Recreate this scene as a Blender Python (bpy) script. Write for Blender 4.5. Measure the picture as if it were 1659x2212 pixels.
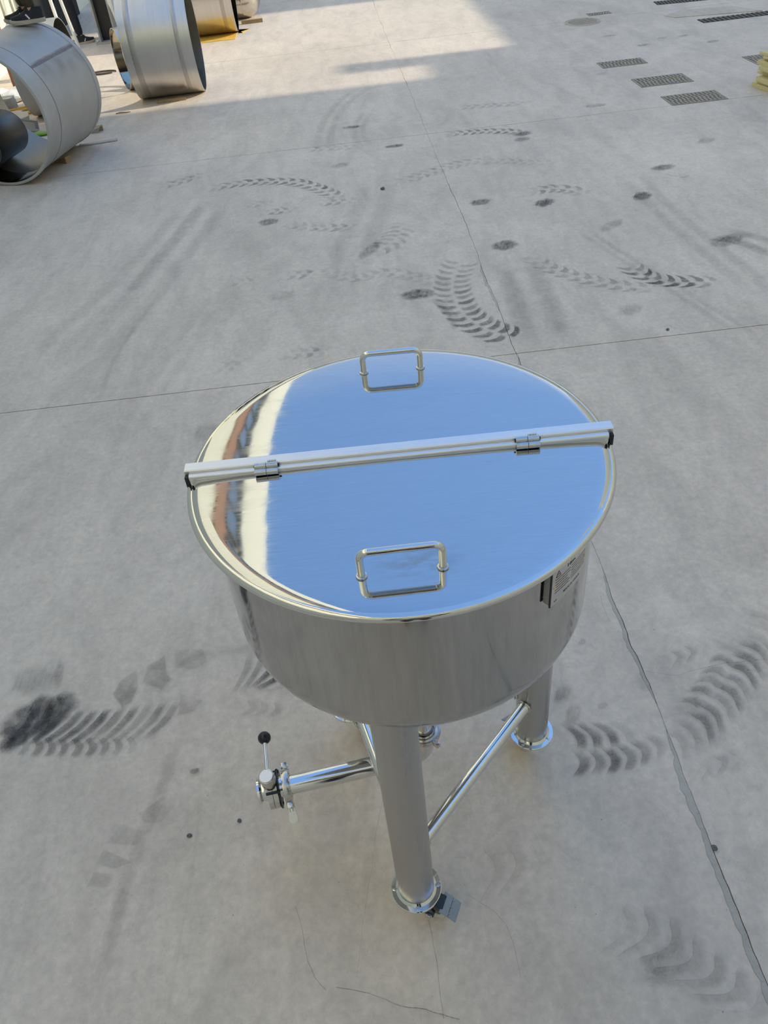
import bpy, bmesh, math, random
import numpy as np
from mathutils import Matrix, Vector, Euler, noise as mnoise

for o in list(bpy.data.objects):
    bpy.data.objects.remove(o, do_unlink=True)
scene = bpy.context.scene
C = scene.collection
PI = math.pi
rad = math.radians

# ------------------------------------------------------------------ camera
IMG_W, IMG_H = 1659, 2212
F_PX, PITCH, ROLL, CAM_H = 1708.184, 0.72312657, -0.11530613, 2.1
_F = np.array([0, math.cos(PITCH), -math.sin(PITCH)])
_R0 = np.array([1.0, 0, 0]); _U0 = np.cross(_R0, _F)
_R = math.cos(ROLL) * _R0 + math.sin(ROLL) * _U0
_U = -math.sin(ROLL) * _R0 + math.cos(ROLL) * _U0
camd = bpy.data.cameras.new('camera')
camd.sensor_fit = 'HORIZONTAL'; camd.sensor_width = 36.0
camd.lens = F_PX * 36.0 / IMG_W
camd.clip_start = 0.02; camd.clip_end = 400
cam = bpy.data.objects.new('camera', camd); C.objects.link(cam)
M = Matrix.Identity(4)
for i in range(3):
    M[i][0] = _R[i]; M[i][1] = _U[i]; M[i][2] = -_F[i]
M[2][3] = CAM_H
cam.matrix_world = M
scene.camera = cam

# ------------------------------------------------------------------ world: clear sky, paler toward the horizon
w = bpy.data.worlds.new('sky'); scene.world = w; w.use_nodes = True
nt = w.node_tree; nt.nodes.clear()
tc = nt.nodes.new('ShaderNodeTexCoord'); sx = nt.nodes.new('ShaderNodeSeparateXYZ')
rp = nt.nodes.new('ShaderNodeValToRGB'); bg = nt.nodes.new('ShaderNodeBackground'); ow = nt.nodes.new('ShaderNodeOutputWorld')
rp.color_ramp.elements[0].position = 0.0; rp.color_ramp.elements[0].color = (1.50, 1.48, 1.42, 1)
rp.color_ramp.elements[1].position = 1.0; rp.color_ramp.elements[1].color = (0.20, 0.40, 0.82, 1)
e = rp.color_ramp.elements.new(0.30); e.color = (0.72, 0.86, 1.08, 1)
e = rp.color_ramp.elements.new(0.52); e.color = (0.255, 0.47, 0.90, 1)
nt.links.new(tc.outputs['Generated'], sx.inputs[0]); nt.links.new(sx.outputs['Z'], rp.inputs[0])
vd = nt.nodes.new('ShaderNodeVectorMath'); vd.operation = 'DOT_PRODUCT'
vd.inputs[1].default_value = (math.cos(rad(31)), 0.0, math.sin(rad(31)))
nt.links.new(tc.outputs['Generated'], vd.inputs[0])
mr = nt.nodes.new('ShaderNodeMapRange'); mr.inputs['From Min'].default_value = -0.2; mr.inputs['From Max'].default_value = 1.0
mr.inputs['To Min'].default_value = 0.88; mr.inputs['To Max'].default_value = 1.30
nt.links.new(vd.outputs['Value'], mr.inputs['Value']); nt.links.new(mr.outputs[0], bg.inputs[1])
nt.links.new(rp.outputs[0], bg.inputs[0]); nt.links.new(bg.outputs[0], ow.inputs[0])

# ------------------------------------------------------------------ sun
SUN_EL = rad(31.0)
sd = bpy.data.lights.new('sun', 'SUN'); sd.energy = 3.15; sd.color = (0.97, 0.92, 0.76); sd.angle = rad(0.53)
so = bpy.data.objects.new('sun', sd); C.objects.link(so)
sun_dir = Vector((math.cos(SUN_EL), 0.0, math.sin(SUN_EL)))          # toward the sun
so.rotation_euler = sun_dir.to_track_quat('Z', 'Y').to_euler()
so.location = (20, 0, 30)

vs = scene.view_settings
vs.view_transform = 'Standard'; vs.look = 'None'; vs.exposure = 0.14; vs.gamma = 1.0; vs.use_curve_mapping = False


def at(u, v, z=0.0):
    """the place at height z that the photograph shows at (u, v)"""
    d = _F + (u - IMG_W / 2) / F_PX * _R - (v - IMG_H / 2) / F_PX * _U
    t = (z - CAM_H) / d[2]
    return Vector((t * d[0], t * d[1], z))

# ------------------------------------------------------------------ materials
def new_mat(name):
    m = bpy.data.materials.new(name); m.use_nodes = True
    n = m.node_tree.nodes; n.clear()
    out = n.new('ShaderNodeOutputMaterial'); b = n.new('ShaderNodeBsdfPrincipled')
    m.node_tree.links.new(b.outputs[0], out.inputs[0])
    return m, m.node_tree, b

def coords(t, scale=(1, 1, 1), world=False):
    mp = t.nodes.new('ShaderNodeMapping'); mp.inputs['Scale'].default_value = scale
    if world:
        g = t.nodes.new('ShaderNodeNewGeometry'); t.links.new(g.outputs['Position'], mp.inputs[0])
    else:
        c = t.nodes.new('ShaderNodeTexCoord'); t.links.new(c.outputs['Object'], mp.inputs[0])
    return mp.outputs[0]

def noise_n(t, vec, scale, detail=4, rough=0.55, dist=0.0):
    n = t.nodes.new('ShaderNodeTexNoise'); n.inputs['Scale'].default_value = scale
    n.inputs['Detail'].default_value = detail; n.inputs['Roughness'].default_value = rough
    n.inputs['Distortion'].default_value = dist
    t.links.new(vec, n.inputs['Vector']); return n.outputs['Fac']

def ramp_n(t, fac, stops):
    r = t.nodes.new('ShaderNodeValToRGB'); els = r.color_ramp.elements
    while len(els) < len(stops): els.new(0.5)
    for e, (p, c) in zip(els, stops):
        e.position = p; e.color = (c, c, c, 1) if not isinstance(c, tuple) else (*c, 1)
    t.links.new(fac, r.inputs[0]); return r.outputs[0]

def mixc(t, a, b, fac, mode='MULTIPLY'):
    m = t.nodes.new('ShaderNodeMix'); m.data_type = 'RGBA'; m.blend_type = mode
    if isinstance(fac, float): m.inputs[0].default_value = fac
    else: t.links.new(fac, m.inputs[0])
    for k, x in ((6, a), (7, b)):
        if isinstance(x, tuple): m.inputs[k].default_value = (*x, 1)
        else: t.links.new(x, m.inputs[k])
    return m.outputs[2]

def bump_n(t, b, h, strength, dist):
    bp = t.nodes.new('ShaderNodeBump'); bp.inputs['Strength'].default_value = strength
    bp.inputs['Distance'].default_value = dist
    t.links.new(h, bp.inputs['Height']); t.links.new(bp.outputs[0], b.inputs['Normal'])

def simple(name, col, rough=0.5, metal=0.0, nscale=12.0, var=0.18, bump=0.0, stretch=(1, 1, 1), rvar=0.0):
    m, t, b = new_mat(name)
    v = coords(t, stretch)
    n = noise_n(t, v, nscale, 5)
    c = ramp_n(t, n, [(0.25, tuple(x * (1 - var) for x in col)), (0.75, tuple(min(1, x * (1 + var)) for x in col))])
    t.links.new(c, b.inputs['Base Color'])
    b.inputs['Metallic'].default_value = metal; b.inputs['Roughness'].default_value = rough
    if rvar:
        t.links.new(ramp_n(t, n, [(0.3, max(0.0, rough - rvar)), (0.7, rough + rvar)]), b.inputs['Roughness'])
    if bump: bump_n(t, b, n, bump, 0.01)
    return m

def concrete_mat(name, base, world=True):
    m, t, b = new_mat(name)
    v = coords(t, (1, 1, 1), True)
    big = ramp_n(t, noise_n(t, v, 0.55, 5, 0.6, 0.6), [(0.3, 0.86), (0.7, 1.08)])
    vs_ = coords(t, (1.0, 0.35, 1), True)
    med = ramp_n(t, noise_n(t, vs_, 5.0, 6, 0.62, 0.8), [(0.28, 0.85), (0.55, 1.0), (0.75, 1.08)])
    fine = ramp_n(t, noise_n(t, v, 42, 7, 0.72), [(0.3, 0.86), (0.7, 1.10)])
    blot = ramp_n(t, noise_n(t, v, 14, 5, 0.62, 0.4), [(0.3, 0.92), (0.5, 1.0), (0.72, 1.05)])
    speck = ramp_n(t, noise_n(t, v, 190, 2, 0.5), [(0.20, 0.62), (0.33, 1.0)])
    vo = t.nodes.new('ShaderNodeTexVoronoi'); vo.inputs['Scale'].default_value = 22
    t.links.new(v, vo.inputs['Vector'])
    pit = ramp_n(t, vo.outputs['Distance'], [(0.03, 0.45), (0.06, 1.0)])
    gate = ramp_n(t, noise_n(t, v, 3.0, 3), [(0.50, 0.0), (0.62, 1.0)])
    c = mixc(t, base, big, 1.0); c = mixc(t, c, med, 1.0); c = mixc(t, c, fine, 1.0); c = mixc(t, c, blot, 1.0); c = mixc(t, c, speck, 1.0)
    c = mixc(t, c, pit, gate)
    t.links.new(c, b.inputs['Base Color'])
    b.inputs['Roughness'].default_value = 0.62
    b.inputs['Specular IOR Level'].default_value = 0.5
    h = mixc(t, fine, med, 0.35, 'ADD')
    bump_n(t, b, h, 0.12, 0.004)
    return m

FLOOR_BASE = (0.775, 0.638, 0.508)
M_FLOOR = concrete_mat('concrete_floor', FLOOR_BASE)
M_GAP = simple('joint_dirt', (0.07, 0.065, 0.06), 0.9)
M_PATCH = concrete_mat('crack_mortar', (0.55, 0.48, 0.395))

def decal_mat(name, col):
    m, t, b = new_mat(name)
    at_ = t.nodes.new('ShaderNodeAttribute'); at_.attribute_name = 'fade'
    v = coords(t, (1, 1, 1), True)
    n = ramp_n(t, noise_n(t, v, 11, 6, 0.68), [(0.30, 0.25), (0.62, 1.0)])
    n2 = ramp_n(t, noise_n(t, v, 150, 3, 0.6), [(0.3, 0.6), (0.6, 1.0)])
    mm = t.nodes.new('ShaderNodeMath'); mm.operation = 'MULTIPLY'
    t.links.new(at_.outputs['Fac'], mm.inputs[0]); t.links.new(n, mm.inputs[1])
    m2 = t.nodes.new('ShaderNodeMath'); m2.operation = 'MULTIPLY'
    t.links.new(mm.outputs[0], m2.inputs[0]); t.links.new(n2, m2.inputs[1])
    t.links.new(m2.outputs[0], b.inputs['Alpha'])
    b.inputs['Base Color'].default_value = (*col, 1); b.inputs['Roughness'].default_value = 0.75
    b.inputs['Specular IOR Level'].default_value = 0.25
    return m
M_RUBBER_MARK = decal_mat('rubber_mark', (0.105, 0.098, 0.095))
M_DUST_MARK = decal_mat('dust_mark', (0.62, 0.57, 0.50))

def steel(name, col, rough, streak=(1, 1, 1), nscale=30, rv=0.04, cv=0.06, bump=0.0, bscale=6.0, bdist=0.002, aniso=0.0):
    m, t, b = new_mat(name)
    v = coords(t, streak)
    n = noise_n(t, v, nscale, 5, 0.6)
    t.links.new(ramp_n(t, n, [(0.3, tuple(x * (1 - cv) for x in col)), (0.7, tuple(min(1, x * (1 + cv)) for x in col))]), b.inputs['Base Color'])
    t.links.new(ramp_n(t, n, [(0.3, max(0.0, rough - rv)), (0.7, rough + rv)]), b.inputs['Roughness'])
    b.inputs['Metallic'].default_value = 1.0
    if bump:
        n2 = noise_n(t, coords(t), bscale, 2, 0.4)
        bump_n(t, b, n2, bump, bdist)
    return m
M_LID = steel('mirror_steel_lid', (0.585, 0.585, 0.58), 0.05, (3, 40, 3), 8, 0.02, 0.03, 0.06, 7.0, 0.01)
def lid_smudge(m):
    t = m.node_tree; b = t.nodes['Principled BSDF']
    mp = t.nodes.new('ShaderNodeMapping'); mp.vector_type = 'TEXTURE'
    c_ = at(905, 1212, 1.226); mp.inputs['Location'].default_value = (c_.x - 0.0365, c_.y - 1.146, 1.226); mp.inputs['Scale'].default_value = (0.085, 0.045, 0.2)
    g = t.nodes.new('ShaderNodeTexCoord'); t.links.new(g.outputs['Object'], mp.inputs[0])
    ln = t.nodes.new('ShaderNodeVectorMath'); ln.operation = 'LENGTH'; t.links.new(mp.outputs[0], ln.inputs[0])
    f1 = ramp_n(t, ln.outputs['Value'], [(0.25, 1.0), (1.0, 0.0)])
    f2 = ramp_n(t, noise_n(t, coords(t, (9, 22, 9)), 3.0, 5, 0.6), [(0.38, 0.0), (0.62, 0.75)])
    f = mixc(t, f1, f2, 1.0)
    # faint wipe marks over the whole sheet
    wipe = ramp_n(t, noise_n(t, coords(t, (2.5, 9, 2)), 2.2, 6, 0.7, 0.6), [(0.52, 0.0), (0.75, 0.16)])
    f = mixc(t, f, wipe, 1.0, 'ADD')
    col = b.inputs['Base Color'].links[0].from_socket; ro_ = b.inputs['Roughness'].links[0].from_socket
    t.links.new(mixc(t, col, (0.40, 0.37, 0.33), f, 'MIX'), b.inputs['Base Color'])
    t.links.new(mixc(t, ro_, (0.40, 0.40, 0.40), f, 'MIX'), b.inputs['Roughness'])
lid_smudge(M_LID)
M_RIM = steel('polished_steel_rim', (0.70, 0.685, 0.655), 0.06, (1, 1, 1), 20, 0.02, 0.03, 0.10, 22.0, 0.006)
M_BODY = steel('satin_steel_body', (0.45, 0.445, 0.43), 0.085, (60, 60, 2.5), 1.2, 0.05, 0.07, 0.03, 5.0, 0.01)
M_BAR = steel('brushed_steel_bar', (0.84, 0.82, 0.80), 0.42, (2, 60, 60), 8, 0.08, 0.06)
M_LEG = steel('brushed_steel_leg', (0.48, 0.47, 0.455), 0.30, (30, 30, 0.8), 2, 0.04, 0.03)
M_TUBE = steel('polished_steel_tube', (0.76, 0.755, 0.74), 0.08, (1, 1, 1), 15, 0.03, 0.04)
M_CAST = steel('cast_steel', (0.62, 0.60, 0.57), 0.22, (1, 1, 1), 60, 0.08, 0.10)
M_SHEET = steel('mill_steel_sheet', (0.50, 0.475, 0.445), 0.58, (1, 1, 1), 5, 0.06, 0.10)
M_SHEET.node_tree.nodes['Principled BSDF'].inputs['Metallic'].default_value = 0.45
M_SHELL = steel('brushed_steel_shell', (0.62, 0.605, 0.58), 0.34, (14, 0.8, 0.8), 2, 0.04, 0.05)
M_MIRROR = steel('mirror_steel_inside', (0.52, 0.47, 0.36), 0.08, (1, 1, 1), 5, 0.03, 0.05, 0.25, 2.2, 0.05)
M_DARKSTEEL = simple('dark_steel', (0.035, 0.035, 0.038), 0.35, 0.6)
M_BLACK = simple('black_plastic', (0.012, 0.012, 0.014), 0.25)
M_BLACKPAINT = simple('black_paint', (0.012, 0.012, 0.012), 0.40)
M_GREYPED = simple('grey_plastic', (0.30, 0.33, 0.36), 0.5, 0, 30, 0.08)
M_NYLON = simple('cream_nylon', (0.66, 0.63, 0.50), 0.45)
M_ZINC = steel('zinc_bolt', (0.75, 0.75, 0.76), 0.18)
M_PLATE = steel('etched_plate', (0.60, 0.595, 0.585), 0.24, (1, 1, 1), 40, 0.05, 0.05)
M_INK = simple('black_ink', (0.02, 0.02, 0.02), 0.5)
M_GOLDINK = simple('brown_ink', (0.16, 0.12, 0.07), 0.5)
M_BRASS = steel('brass_rivet', (0.80, 0.62, 0.25), 0.2)
M_WOOD = simple('raw_wood', (0.36, 0.24, 0.11), 0.7, 0, 9, 0.25, 0.2, (1, 8, 8))
M_BOARD = simple('yellow_plywood', (0.66, 0.58, 0.30), 0.6, 0, 7, 0.12, 0.05, (1, 6, 6))
M_RUST = simple('rusty_plate', (0.46, 0.25, 0.08), 0.7, 0, 6, 0.35)
M_CREAM = simple('cream_render', (0.95, 0.90, 0.70), 0.85, 0, 1.5, 0.05)
M_TERRA = simple('terracotta_paint', (0.46, 0.25, 0.15), 0.8, 0, 2, 0.08)
M_GLASSWIN = simple('window_glass', (0.20, 0.27, 0.31), 0.15, 0, 0.8, 0.15)
M_FRAME = simple('window_frame_paint', (0.16, 0.15, 0.13), 0.5)
M_WHITEPAINT = simple('white_paint', (0.80, 0.80, 0.78), 0.5, 0, 4, 0.04)
M_GREYPAINT = simple('grey_paint', (0.36, 0.355, 0.33), 0.6, 0, 5, 0.12)
M_REDBROWN = simple('red_oxide_paint', (0.28, 0.11, 0.06), 0.6, 0, 8, 0.2)
M_DARKHOLE = simple('dark_interior', (0.03, 0.028, 0.025), 0.9)
M_IRON = simple('dusty_cast_iron', (0.37, 0.315, 0.25), 0.8, 0, 30, 0.3, 0.2)
M_IRONDARK = simple('grate_grime', (0.20, 0.17, 0.135), 0.9, 0, 20, 0.3)
M_TROUSER = simple('navy_cloth', (0.012, 0.014, 0.024), 0.85, 0, 40, 0.3)
M_TROUSER2 = simple('dark_brown_cloth', (0.06, 0.045, 0.02), 0.85, 0, 40, 0.3)
M_JACKET = simple('blue_work_jacket', (0.05, 0.07, 0.13), 0.85, 0, 40, 0.2)
M_SKIN = simple('skin', (0.55, 0.34, 0.24), 0.55, 0, 8, 0.08)
M_HAIR = simple('black_hair', (0.015, 0.012, 0.010), 0.55)
M_SHOE = simple('black_canvas', (0.02, 0.02, 0.022), 0.75, 0, 60, 0.3)
M_SOLE = simple('cream_rubber', (0.52, 0.45, 0.33), 0.7)
M_HOSE = simple('orange_hose', (0.72, 0.38, 0.05), 0.45)
M_YELLOW = simple('yellow_paint', (0.60, 0.46, 0.12), 0.5)
M_PAPER = simple('white_plastic_wrap', (0.78, 0.77, 0.72), 0.5, 0, 12, 0.1, 0.4)
M_STONE = simple('grey_stone', (0.16, 0.15, 0.14), 0.9, 0, 60, 0.4, 0.4)

# ------------------------------------------------------------------ mesh builder
class MB:
    def __init__(s, m=None):
        s.v = []; s.f = []; s.m = m or Matrix.Identity(4)
    def add(s, vs, fs):
        b = len(s.v)
        s.v += [tuple(s.m @ Vector(v)) for v in vs]; s.f += [tuple(i + b for i in f) for f in fs]
        return s
    def box(s, c, d, rot=None, bev=0.0):
        c = Vector(c); x, y, z = d[0] / 2, d[1] / 2, d[2] / 2
        R = rot.to_matrix() if isinstance(rot, Euler) else (rot or Matrix.Identity(3))
        if bev <= 0:
            vs = [c + R @ Vector(p) for p in ((-x, -y, -z), (x, -y, -z), (x, y, -z), (-x, y, -z), (-x, -y, z), (x, -y, z), (x, y, z), (-x, y, z))]
            return s.add(vs, [(0, 3, 2, 1), (4, 5, 6, 7), (0, 1, 5, 4), (1, 2, 6, 5), (2, 3, 7, 6), (3, 0, 4, 7)])
        bm = bmesh.new(); bmesh.ops.create_cube(bm, size=1)
        for v in bm.verts: v.co = Vector((v.co.x * d[0], v.co.y * d[1], v.co.z * d[2]))
        bmesh.ops.bevel(bm, geom=list(bm.edges), offset=bev, segments=2, affect='EDGES', profile=0.5)
        bm.verts.index_update()
        vs = [c + R @ v.co for v in bm.verts]; fs = [[v.index for v in f.verts] for f in bm.faces]
        bm.free(); return s.add(vs, fs)
    def cyl(s, p0, p1, r0, r1=None, n=20, caps=True):
        r1 = r0 if r1 is None else r1
        return s.tube([p0, p1], [r0, r1], n, caps)
    def tube(s, path, r, n=12, caps=True, closed=False):
        path = [Vector(q) for q in path]; k = len(path)
        rs = r if isinstance(r, (list, tuple)) else [r] * k
        vs = []; up = None
        for i, q in enumerate(path):
            if closed: t = path[(i + 1) % k] - path[i - 1]
            else: t = path[min(i + 1, k - 1)] - path[max(i - 1, 0)]
            t.normalize()
            if up is None:
                up = t.orthogonal().normalized()
            else:
                up = (up - t * up.dot(t)).normalized()
            b = t.cross(up)
            for j in range(n):
                a = 2 * PI * j / n
                vs.append(q + rs[i] * (math.cos(a) * up + math.sin(a) * b))
        fs = []
        for i in range(k if closed else k - 1):
            i2 = (i + 1) % k
            for j in range(n):
                j2 = (j + 1) % n
                fs.append((i * n + j, i * n + j2, i2 * n + j2, i2 * n + j))
        if caps and not closed:
            fs.append(tuple(reversed(range(n)))); fs.append(tuple((k - 1) * n + j for j in range(n)))
        return s.add(vs, fs)
    def lathe(s, prof, n=48, a0=0.0, a1=2 * PI, origin=(0, 0, 0), axis=None, closed_prof=False):
        full = abs(a1 - a0 - 2 * PI) < 1e-6
        Q = Vector((0, 0, 1)).rotation_difference(Vector(axis)).to_matrix() if axis is not None else Matrix.Identity(3)
        o = Vector(origin); m = n if full else n + 1; vs = []; k = len(prof)
        for i in range(m):
            a = a0 + (a1 - a0) * i / n
            for r, z in prof:
                vs.append(o + Q @ Vector((r * math.cos(a), r * math.sin(a), z)))
        fs = []
        for i in range(n):
            i2 = (i + 1) % m
            for j in range(k if closed_prof else k - 1):
                j2 = (j + 1) % k
                if prof[j][0] < 1e-7 and prof[j2][0] < 1e-7: continue
                fs.append((i * k + j, i2 * k + j, i2 * k + j2, i * k + j2))
        return s.add(vs, fs)
    def sphere(s, c, r, n=16, sc=(1, 1, 1)):
        prof = [(r * math.sin(PI * i / n), -r * math.cos(PI * i / n)) for i in range(n + 1)]
        prof[0] = (0, -r); prof[-1] = (0, r)
        b = len(s.v); s.lathe(prof, n * 2, origin=(0, 0, 0))
        mm = s.m.inverted()
        for i in range(b, len(s.v)):
            v = mm @ Vector(s.v[i]); s.v[i] = tuple(s.m @ (Vector(c) + Vector((v.x * sc[0], v.y * sc[1], v.z * sc[2]))))
        return s
    def prism(s, poly, h0, h1, mtx=None):
        mtx = mtx or Matrix.Identity(4); n = len(poly)
        vs = [mtx @ Vector((x, y, h0)) for x, y in poly] + [mtx @ Vector((x, y, h1)) for x, y in poly]
        fs = [tuple(reversed(range(n))), tuple(range(n, 2 * n))] + [(i, (i + 1) % n, n + (i + 1) % n, n + i) for i in range(n)]
        return s.add(vs, fs)
    def build(s, name, mat, parent=None, smooth=True, ang=32, weld=True, loc=None):
        me = bpy.data.meshes.new(name)
        off = Vector(loc) if loc is not None else Vector((0, 0, 0))
        me.from_pydata([tuple(Vector(v) - off) for v in s.v], [], s.f)
        bm = bmesh.new(); bm.from_mesh(me)
        if weld: bmesh.ops.remove_doubles(bm, verts=bm.verts, dist=1e-6)
        bmesh.ops.recalc_face_normals(bm, faces=bm.faces)
        bm.to_mesh(me); bm.free()
        if smooth:
            me.polygons.foreach_set('use_smooth', [True] * len(me.polygons))
            me.set_sharp_from_angle(angle=rad(ang))
        me.materials.append(mat)
        o = bpy.data.objects.new(name, me); C.objects.link(o)
        o.location = off
        if parent is not None: o.parent = parent
        return o

def tag(o, label=None, cat=None, group=None, kind=None):
    if label: o['label'] = label
    if cat: o['category'] = cat
    if group: o['group'] = group
    if kind: o['kind'] = kind
    return o

def empty(name, loc=(0, 0, 0), rz=0.0):
    o = bpy.data.objects.new(name, None); C.objects.link(o); o.location = loc; o.rotation_euler = (0, 0, rz)
    o.empty_display_size = 0.1
    return o

def copy_tree(o, parent=None):
    c = o.copy(); C.objects.link(c); c.parent = parent
    for ch in list(o.children): copy_tree(ch, c)
    return c

def arc(c, r, a0, a1, n, ex, ey):
    c = Vector(c); ex = Vector(ex); ey = Vector(ey)
    return [c + r * (math.cos(a0 + (a1 - a0) * i / n) * ex + math.sin(a0 + (a1 - a0) * i / n) * ey) for i in range(n + 1)]

# ================================================================== the floor: concrete slabs with sawn joints and one long crack
JX = 0.757
ROWS = [-14.0, 3.462, 7.172, 10.88, 14.59, 40.0]
fl = MB().box((0, 13, -0.16), (60, 56, 0.24)).build('floor', M_GAP, smooth=False)
tag(fl, 'pale grey concrete yard floor of large slabs with dirt and tyre marks', kind='structure')
rnd = random.Random(4)

def crack_x(y):
    n = mnoise.noise(Vector((y * 3.1, 1.7, 0))) * 0.010 + mnoise.noise(Vector((y * 11.0, 4.2, 0))) * 0.006 + mnoise.noise(Vector((y * 37.0, 9.2, 0))) * 0.003
    drift = -0.03 * max(0, (y - 5.0)) / 4 if y > 5 else 0.0
    return JX + n + max(drift, -0.05)
def crack_w(y):
    return max(0.0012, 0.0022 + 0.0030 * mnoise.noise(Vector((y * 2.3, 7.7, 3))))
for r in range(len(ROWS) - 1):
    y0, y1 = ROWS[r] + 0.003, ROWS[r + 1] - 0.003
    lo, hi = max(y0, -0.5), min(y1, 16.0)
    ys = [y0] + [lo + (hi - lo) * i / 260 for i in range(261)] + [y1]
    ys = sorted(set(round(q, 5) for q in ys))
    for side in (-1, 1):
        edge = [(crack_x(q) + side * crack_w(q) * 0.5, q) for q in ys]
        xo = -28.0 if side < 0 else 28.0
        poly = [(xo, y0)] + edge + [(xo, y1)] if side < 0 else [(xo, y1)] + edge[::-1] + [(xo, y0)]
        if side < 0: poly = poly[::-1]; poly = poly[::-1]
        o = MB().prism(poly, -0.035, 0.0).build('concrete_slab', M_FLOOR, fl, smooth=False, weld=False)

# mortar smeared beside the crack
def ribbon_mesh(name, left, right, z, mat, fade=None):
    n = len(left); vs = []; fs = []; fa = []
    for i in range(n):
        a, b = Vector(left[i]), Vector(right[i])
        for k in range(5):
            t = k / 4; q = a.lerp(b, t); vs.append((q.x, q.y, z))
            e = min(t, 1 - t) * 2
            fa.append((fade(i / (n - 1)) if fade else 1.0) * min(1, e * 1.6))
    for i in range(n - 1):
        for k in range(4):
            fs.append((i * 5 + k, i * 5 + k + 1, (i + 1) * 5 + k + 1, (i + 1) * 5 + k))
    me = bpy.data.meshes.new(name); me.from_pydata(vs, [], fs)
    at_ = me.attributes.new('fade', 'FLOAT', 'POINT'); at_.data.foreach_set('value', fa)
    me.materials.append(mat)
    o = bpy.data.objects.new(name, me); C.objects.link(o); o.parent = fl
    return o

def mortar(y0, y1, wl, wr, name='crack_mortar'):
    n = int((y1 - y0) / 0.02); L = []; R_ = []
    for i in range(n + 1):
        y = y0 + (y1 - y0) * i / n; x = crack_x(y)
        e = min(1, i / 6, (n - i) / 6)
        L.append((x - e * (wl + 0.008 * mnoise.noise(Vector((y * 9, 2, 5))) + 0.007 * mnoise.noise(Vector((y * 31, 2, 1))) + 0.005 * mnoise.noise(Vector((y * 83, 2, 1)))), y, 0))
        R_.append((x - crack_w(y) * 0.5 - 0.0005 + e * wr, y, 0))
    vs = []; fs = []
    for i in range(n + 1):
        vs += [(L[i][0], L[i][1], 0.0), (L[i][0] + 0.002, L[i][1], 0.0016), (R_[i][0], R_[i][1], 0.0016), (R_[i][0], R_[i][1], 0.0)]
    for i in range(n):
        for k in range(3): fs.append((i * 4 + k, i * 4 + k + 1, (i + 1) * 4 + k + 1, (i + 1) * 4 + k))
    MB().add(vs, fs).build(name, M_PATCH, fl, weld=False)
mortar(0.35, 1.28, 0.019, 0.0)
mortar(1.33, 1.95, 0.014, 0.0)
mortar(3.0, 3.44, 0.022, 0.0)
mortar(3.9, 4.55, 0.014, 0.0)

# ---- tyre marks: lugs pressed as dirt, soft at their edges
_zoff = [0.0017]
def path_px(pts, z=0.0):
    return [at(u, v, z) for u, v in pts]

def resample(pts, step):
    # Catmull-Rom through the points, then equal steps
    P_ = [Vector(q) for q in pts]; out = []
    for i in range(len(P_) - 1):
        p0 = P_[max(i - 1, 0)]; p1 = P_[i]; p2 = P_[i + 1]; p3 = P_[min(i + 2, len(P_) - 1)]
        for k in range(24):
            t = k / 24
            out.append(0.5 * ((2 * p1) + (p2 - p0) * t + (2 * p0 - 5 * p1 + 4 * p2 - p3) * t * t + (3 * p1 - p0 - 3 * p2 + p3) * t ** 3))
    out.append(P_[-1])
    res = [out[0]]; acc = 0
    for a, b in zip(out, out[1:]):
        seg = (b - a).length
        while acc + seg >= step and seg > 1e-9:
            a = a.lerp(b, (step - acc) / seg); res.append(a.copy()); seg = (b - a).length; acc = 0
        acc += seg
    return res

class Decal:
    def __init__(s): s.v = []; s.f = []; s.a = []
    def blob(s, outline, alpha, inner=0.62):
        n = len(outline); c = Vector((0, 0, 0))
        for q in outline: c += Vector(q)
        c /= n; b = len(s.v); z = _zoff[0]
        alpha = min(1.0, alpha * 1.3)
        for q in outline: s.v.append((q[0], q[1], z)); s.a.append(0.0)
        for q in outline:
            r_ = c.lerp(Vector(q), inner); s.v.append((r_.x, r_.y, z)); s.a.append(alpha)
        for i in range(n):
            j = (i + 1) % n; s.f.append((b + i, b + j, b + n + j, b + n + i))
        s.f.append(tuple(range(b + n, b + 2 * n)))
    def build(s, name='tyre_mark', mat=None):
        me = bpy.data.meshes.new(name); me.from_pydata(s.v, [], s.f)
        at_ = me.attributes.new('fade', 'FLOAT', 'POINT'); at_.data.foreach_set('value', s.a)
        me.materials.append(mat or M_RUBBER_MARK)
        o = bpy.data.objects.new(name, me); C.objects.link(o); o.parent = fl
        _zoff[0] += 0.00006
        return o

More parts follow.
